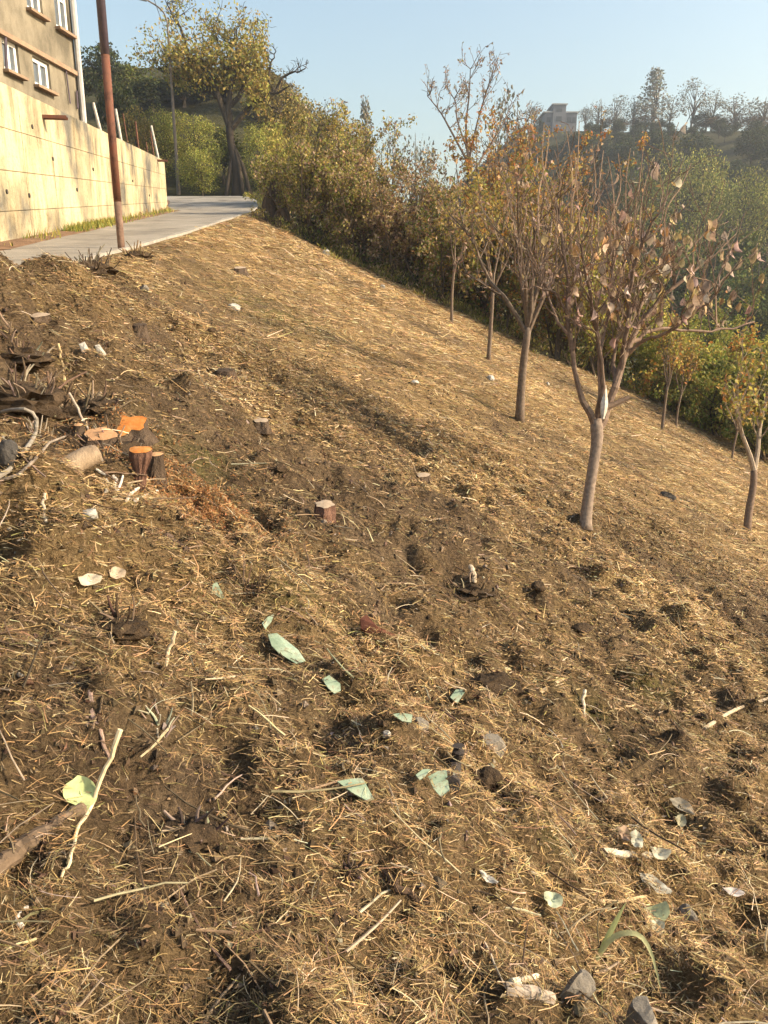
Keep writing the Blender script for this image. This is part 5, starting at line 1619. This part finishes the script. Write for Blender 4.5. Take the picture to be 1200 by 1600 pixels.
# brown terracotta piece
shard('terracotta_shard', [(562, 968), (572, 962), (584, 978), (600, 990), (622, 996), (606, 1000), (578, 994), (564, 984)], 'curled reddish brown shard in the middle of the near slope', 'terra', .01, .55, 'shard', curl=.025)
stick('twig', [(582, 966), (588, 952), (592, 938)], 3.4, 2.6, 'short dark stub standing behind the reddish brown shard', BRN, 'stick', [3, 8, 9])

# fallen leaves, each one its own piece
def ground_leaf(pts, col, label, face=.5, curl=.015, mid=None):
    c = np.mean(np.array(pts, float), 0); p0 = hit(c[0], c[1]); n = gnormal(p0[0:1], p0[1:2])[0]
    toc = CAM - p0; toc /= np.linalg.norm(toc)
    n = n * (1 - face) + toc * face; n /= np.linalg.norm(n); p0 = p0 + n * .02
    rng = np.random.default_rng(int(c[0] * 7 + c[1]))
    P = np.array([plane_point(x, y, p0, n) for x, y in resample(np.array(list(pts) + [pts[0]], float), 19)[:-1]]); k = len(P); cen = P.mean(0)
    ax = P[0] - P[k // 2]; ax /= np.linalg.norm(ax)                     # rib from the first point to the opposite one
    def bend(q):
        lat = q - cen; off = np.linalg.norm(lat - np.outer(lat @ ax, ax), axis=1)
        return q + n[None] * (off * .45 + curl * ((lat @ ax) / (np.abs(lat @ ax).max() + 1e-6))[:, None].ravel() ** 2)[:, None]
    inner = cen + (P - cen) * .5
    rib = np.array([cen])
    A = bend(P) + rng.normal(size=P.shape) * .0012; B = bend(inner); C_ = bend(rib)
    V_ = np.vstack([A, B, C_]) - cen
    V2 = V_ - n * .0012
    m = len(V_)
    Q_ = [(i_, (i_ + 1) % k, k + (i_ + 1) % k, k + i_) for i_ in range(k)]; T_ = [(k + i_, k + (i_ + 1) % k, 2 * k) for i_ in range(k)]
    colv = np.tile(np.array(col), (m, 1)); colv[k:2 * k] *= 1.06; colv[2 * k] *= 1.15
    o = link('fallen_leaf', mesh_np('fallen_leaf', V_, Q_, T_, colv, True), M['bigleaf']); o.location = cen
    mb = MB(); tubes(mb, np.array([P[k // 2] * 1.0, cen + n * .004, P[0]]), np.array([.0016, .0014, .0006]), 4, np.array([np.array(col) * 1.2])); mb.build('rib', M['bark'], o, cen)
    return tag(o, label, 'leaf', 'large fallen leaves')
GL = (.42, .50, .20)
ground_leaf([(122, 1214), (138, 1219), (151, 1235), (150, 1252), (134, 1268), (112, 1258), (96, 1244), (103, 1226)], (.50, .56, .26), 'big pale green heart shaped leaf at the end of the thick dark stick', .75)
ground_leaf([(998, 1367), (1018, 1369), (1036, 1383), (1048, 1396), (1030, 1398), (1006, 1389)], (.62, .58, .46), 'white folded leaf just above the curled green one', .6)
ground_leaf([(996, 1416), (1014, 1418), (1040, 1412), (1043, 1434), (1030, 1446), (1012, 1438), (1003, 1428)], (.46, .50, .29), 'curled pale green leaf beside the grey round stone', .7)
ground_leaf([(1013, 1440), (1026, 1438), (1038, 1444), (1034, 1460), (1020, 1463)], (.60, .58, .42), 'small folded leaf tip under the curled green leaf', .7)
ground_leaf([(847, 1397), (862, 1394), (878, 1404), (875, 1416), (864, 1421), (852, 1411)], (.52, .56, .38), 'oval pale leaf on its own in the lower right', .6)
ground_leaf([(747, 1362), (757, 1364), (776, 1378), (774, 1382), (758, 1378)], (.62, .58, .50), 'narrow white leaf over a dark hollow in the lower middle', .6)
ground_leaf([(964, 1296), (976, 1292), (984, 1306), (980, 1318), (970, 1310)], (.44, .30, .20), 'brown curled leaf touching the white bud shaped one', .6)
ground_leaf([(984, 1304), (994, 1299), (1004, 1313), (1000, 1326), (988, 1322)], (.58, .55, .42), 'white bud shaped leaf next to the brown curled one', .7)
ground_leaf([(1015, 1325), (1032, 1327), (1047, 1332), (1040, 1343), (1026, 1344), (1018, 1336)], (.60, .56, .42), 'cup shaped pale leaf at the end of the white stick', .6)
ground_leaf([(1044, 1250), (1060, 1248), (1076, 1256), (1084, 1276), (1070, 1270), (1054, 1262)], (.36, .31, .23), 'long grey dry leaf above the other pale leaves', .6)
ground_leaf([(1052, 1278), (1066, 1274), (1072, 1286), (1062, 1294)], (.42, .38, .24), 'small grey green leaf under the long grey one', .6)
ground_leaf([(120, 905), (140, 898), (158, 905), (150, 914), (128, 918)], (.56, .48, .36), 'pale crumpled leaf on the left slope above the root hole', .5)
ground_leaf([(168, 893), (182, 888), (196, 896), (190, 905), (174, 906)], (.48, .38, .27), 'tan crumpled leaf beside the pale crumpled one', .5)
ground_leaf([(1128, 1390), (1146, 1388), (1162, 1398), (1146, 1402)], (.66, .58, .52), 'thin white curl of leaf at the right edge', .5)

# arching grass blades
def blade(px_pts, w, col, label):
    g = hit(*px_pts[0]); d = depth_of(g); s = d / FPX
    P = resample([g - [0, 0, .01]] + [at(x, y, d - .01 * k) for k, (x, y) in enumerate(px_pts[1:])], 12)
    T = np.gradient(P, axis=0); T /= np.linalg.norm(T, axis=1, keepdims=True)
    toc = CAM - P; toc /= np.linalg.norm(toc, axis=1, keepdims=True)
    S = np.cross(T, toc * .6 + np.array([0, 0, .4])); S /= np.linalg.norm(S, axis=1, keepdims=True)
    W = np.interp(np.linspace(0, 1, 12), [0, .3, .7, 1], [.6, 1, .8, .1]) * w * s * .5
    N_ = np.cross(S, T)
    V_ = np.stack([P - S * W[:, None], P + N_ * W[:, None] * -.35, P + S * W[:, None]], 1)
    idx = np.arange(36).reshape(12, 3)
    Q_ = np.concatenate([np.stack([idx[:-1, k], idx[:-1, k + 1], idx[1:, k + 1], idx[1:, k]], -1) for k in (0, 1)])
    o = link('grass_blade', mesh_np('grass_blade', (V_.reshape(-1, 3) - g), Q_, None, np.tile(np.array(col), (36, 1)), True), M['leaf']); o.location = g
    return tag(o, label, 'grass blade', 'wide grass blades')
blade([(928, 1502), (952, 1470), (975, 1458), (1000, 1462), (1018, 1490), (1033, 1548)], 9, (.50, .50, .26), 'long grass blade arching over and down by the stones')
blade([(930, 1500), (948, 1468), (962, 1440), (978, 1410)], 9, (.40, .44, .20), 'straight green grass blade beside the arching one')

# sticks
stick('stick', [(-10, 1362), (40, 1322), (90, 1290), (134, 1262)], 15, 11, 'thick dark stick lying below the heart shaped leaf', (.17, .12, .08), 'stick', K=16, sides=9, wob=.003)
stick('stick', [(188, 1140), (170, 1190), (146, 1250), (124, 1295), (110, 1345), (96, 1372)], 4.0, 2.2, 'long pale straw stick crossing the thick dark one', (.66, .54, .34), 'stick', [8, 8, 8, 6, 4, 3], 18)
stick('stick', [(141, 1082), (146, 1115), (158, 1150), (172, 1192)], 4.5, 2.4, 'pinkish thin twig hanging above the heart shaped leaf', (.32, .22, .17), 'stick')
stick('stick', [(274, 986), (262, 1030), (250, 1076)], 3.2, 2.2, 'straight pale twig standing out of the left slope', (.55, .44, .29), 'stick', [8, 6, 3])
stick('stick', [(600, 1366), (622, 1384), (645, 1402), (668, 1414)], 7, 4, 'dark crooked stick in the lower middle', DKB, 'stick', wob=.004)
stick('stick', [(258, 838), (275, 850), (292, 862)], 6.5, 5, 'short dark stick below the orange sawdust', (.11, .075, .055), 'stick')
stick('stick', [(942, 1332), (980, 1336), (1018, 1338)], 6, 4.6, 'short white stick lying between the pale leaves', (.52, .46, .36), 'stick')
stick('stick', [(880, 1398), (920, 1408), (965, 1410), (1010, 1402)], 3.4, 2.4, 'long thin curved stalk passing under the white folded leaf', (.44, .33, .19), 'stick')
stick('stick', [(914, 1078), (911, 1100), (914, 1128)], 3, 2, 'short upright pale splinter on the right slope', (.58, .49, .36), 'stick', [8, 6, 3])
stick('stick', [(1100, 1140), (1150, 1110), (1210, 1090)], 3, 2, 'long thin twig reaching in at the right edge', (.46, .37, .26), 'stick')
stick('stick', [(820, 1100), (850, 1080), (880, 1062)], 3.6, 2.4, 'pale brown twig lying above the moss patch', (.46, .35, .22), 'stick')
stick('stick', [(790, 1547), (830, 1552), (862, 1563)], 12, 9, 'flat grey bark chunk near the bottom beside the brown stone', (.34, .28, .22), 'bark piece')
stick('stick', [(800, 1536), (820, 1532), (840, 1526)], 6, 3.5, 'white wood chip above the grey bark chunk', (.66, .58, .44), 'wood chip')
stick('stick', [(34, 1450), (28, 1440), (30, 1424), (44, 1420)], 5, 3, 'small white bark curl at the left edge above the logo corner', (.58, .53, .48), 'bark piece')
stick('stick', [(440, 1440), (520, 1444), (570, 1440)], 3, 2, 'thin straight straw lying level in the lower left', (.58, .44, .26), 'stick') if False else None
stick('stick', [(705, 1230), (712, 1200), (716, 1165)], 12, 9, 'charred upright chunk standing beside the blue green shard', (.06, .05, .045), 'stump', [3, 8, 9], 10, 9)
stick('stick', [(735, 885), (740, 900), (741, 912)], 4, 3.4, 'pale stub standing on the dark root remains', (.50, .40, .28), 'stick', [8, 6, 3])
stick('stick', [(920, 892), (900, 888), (884, 884)], 3, 2, 'dark thin twig lying below the big fruit tree', BRN, 'stick')

# stones and clods
stone('stone', 1005, 1578, 62, 58, 'large dark angular stone at the bottom edge', 'stone', 1)
stone('stone', 902, 1536, 60, 52, 'brown angular stone near the bottom', 'stone', 2)
stone('stone', 1075, 1422, 36, 32, 'grey round stone beside the curled green leaf', 'stone', 3)
stone('stone', 770, 1158, 40, 34, 'grey stone beside the charred chunk', 'stone', 4)
stone('clod', 756, 1214, 56, 30, 'brown earth clod behind the blue green shard', 'clod', 5, cat='clod', facets=2, rough=.35)
stone('clod', 772, 1066, 80, 22, 'big dark lump standing in for a shadowed hollow above the pale glass shard', 'clod', 6, cat='clod', facets=2, rough=.45)  # added dark lump, set where there is just a hollow full of shade
stone('stone', 656, 1130, 30, 24, 'small brown stone beside the flat dusty shard', 'stone', 7)
stone('stone', 604, 1146, 15, 14, 'tiny white stone in the lower middle', 'white', 8)
stone('stone', 256, 1412, 18, 16, 'small round pale pebble on the lower left straw', 'stone', 9)
stone('stone', 1042, 773, 26, 16, 'dark stone lying alone on the golden slope right of the big tree', 'darkstone', 10)
stone('stone', 14, 706, 40, 44, 'dark rounded stone inside the cane loop', 'darkstone', 11, facets=2)
stone('stone', 366, 478, 20, 13, 'bright white stone near the top of the bank', 'white', 12)
stone('stone', 226, 450, 14, 11, 'small pale stone on the bank below the pole', 'stone', 13)
stone('stone', 767, 589, 13, 8, 'white litter scrap by the thin fruit tree', 'white', 14, cat='litter')
stone('stone', 855, 599, 8, 6, 'smallest white scrap to the right of the medium fruit tree', 'white', 15, cat='litter')
stone('stone', 648, 597, 14, 8, 'pale stone on the golden slope above the dark streak', 'white', 16)
stone('stone', 510, 395, 14, 10, 'white scrap lying at the edge of the thicket', 'white', 17, cat='litter')
stone('stone', 598, 448, 10, 7, 'pale pebble at the foot of the brown thicket', 'white', 18)
stone('stone', 908, 978, 34, 12, 'flat dark clod on the right slope', 'clod', 19, cat='clod')
stone('stone', 968, 996, 18, 12, 'small dark clod right of the flat one', 'clod', 20, cat='clod')
stone('stone', 996, 1028, 20, 12, 'small dark clod just below the other two on the right', 'clod', 21, cat='clod')
stone('stone', 842, 914, 26, 14, 'dark clod on the slope below the squat tree roots', 'clod', 22, cat='clod')
stone('stone', 588, 660, 22, 10, 'brown clod at the upper end of the dark streak', 'clod', 23, cat='clod')
stone('stone', 143, 800, 30, 16, 'pale crumbly stone below the fresh stumps', 'white', 24)
stone('stone', 438, 730, 18, 12, 'brown clod on the dark trampled ground', 'clod', 25, cat='clod')
stone('stone', 330, 516, 20, 10, 'flat brown clod on the upper bank', 'clod', 26, cat='clod')
shard('plastic_scrap', [(123, 538), (132, 534), (139, 546), (137, 556), (128, 550)], 'white plastic scrap standing up in the shaded grass', 'white', .003, .7, 'litter', curl=.01)
shard('plastic_scrap', [(148, 540), (155, 538), (166, 553), (164, 557), (152, 552)], 'second white plastic scrap, slanting, right of the upright one', 'white', .003, .7, 'litter', curl=.01)
shard('plastic_scrap', [(506, 392), (512, 388), (517, 400), (511, 404)], 'pale scrap of plastic beside the thicket foot', 'white', .004, .7, 'litter')

# orange sawdust round the fresh stumps
def sawdust():
    rng = np.random.default_rng(66)
    n = 7500
    c = [hit(300, 790), hit(250, 735), hit(330, 800), hit(200, 690)]
    k = rng.choice(4, n, p=[.45, .2, .25, .1]); c = np.array(c)[k]
    x = c[:, 0] + rng.standard_t(3, n) * .13; y = c[:, 1] + rng.standard_t(3, n) * .14
    mb = MB(); leaves(mb, rng, np.stack([x, y, gz(x, y) + rng.uniform(.002, .03, n)], -1), .014, .008, palette(rng, n, [(.46, .22, .085), (.38, .18, .07), (.52, .33, .16)], None, .18), 0, .3, .6)
    tag(mb.build('sawdust', M['leaf']), 'orange sawdust spilled downhill of the fresh stumps', 'sawdust', kind='stuff')
sawdust()

# ------------------------------------------------------------------ haze in the valley air
mb = MB()
zlo = float(Z.min()) - 1.0
mb.box((100, 570, (zlo + 62) / 2), (830, 0, 0), (0, 640, 0), (0, 0, (62 - zlo) / 2))
hz = mb.build('haze', None)
tag(hz, 'thin pale haze in the air over the valley', 'haze', kind='stuff')
hm = bpy.data.materials.new('haze'); hm.use_nodes = True
hn_ = hm.node_tree.nodes; hn_.clear()
ho = hn_.new('ShaderNodeOutputMaterial'); pv = hn_.new('ShaderNodeVolumePrincipled')
pv.inputs['Color'].default_value = (.86, .90, .96, 1); pv.inputs['Density'].default_value = .00095; pv.inputs['Anisotropy'].default_value = .5
hm.node_tree.links.new(pv.outputs[0], ho.inputs['Volume'])
hz.data.materials.append(hm)
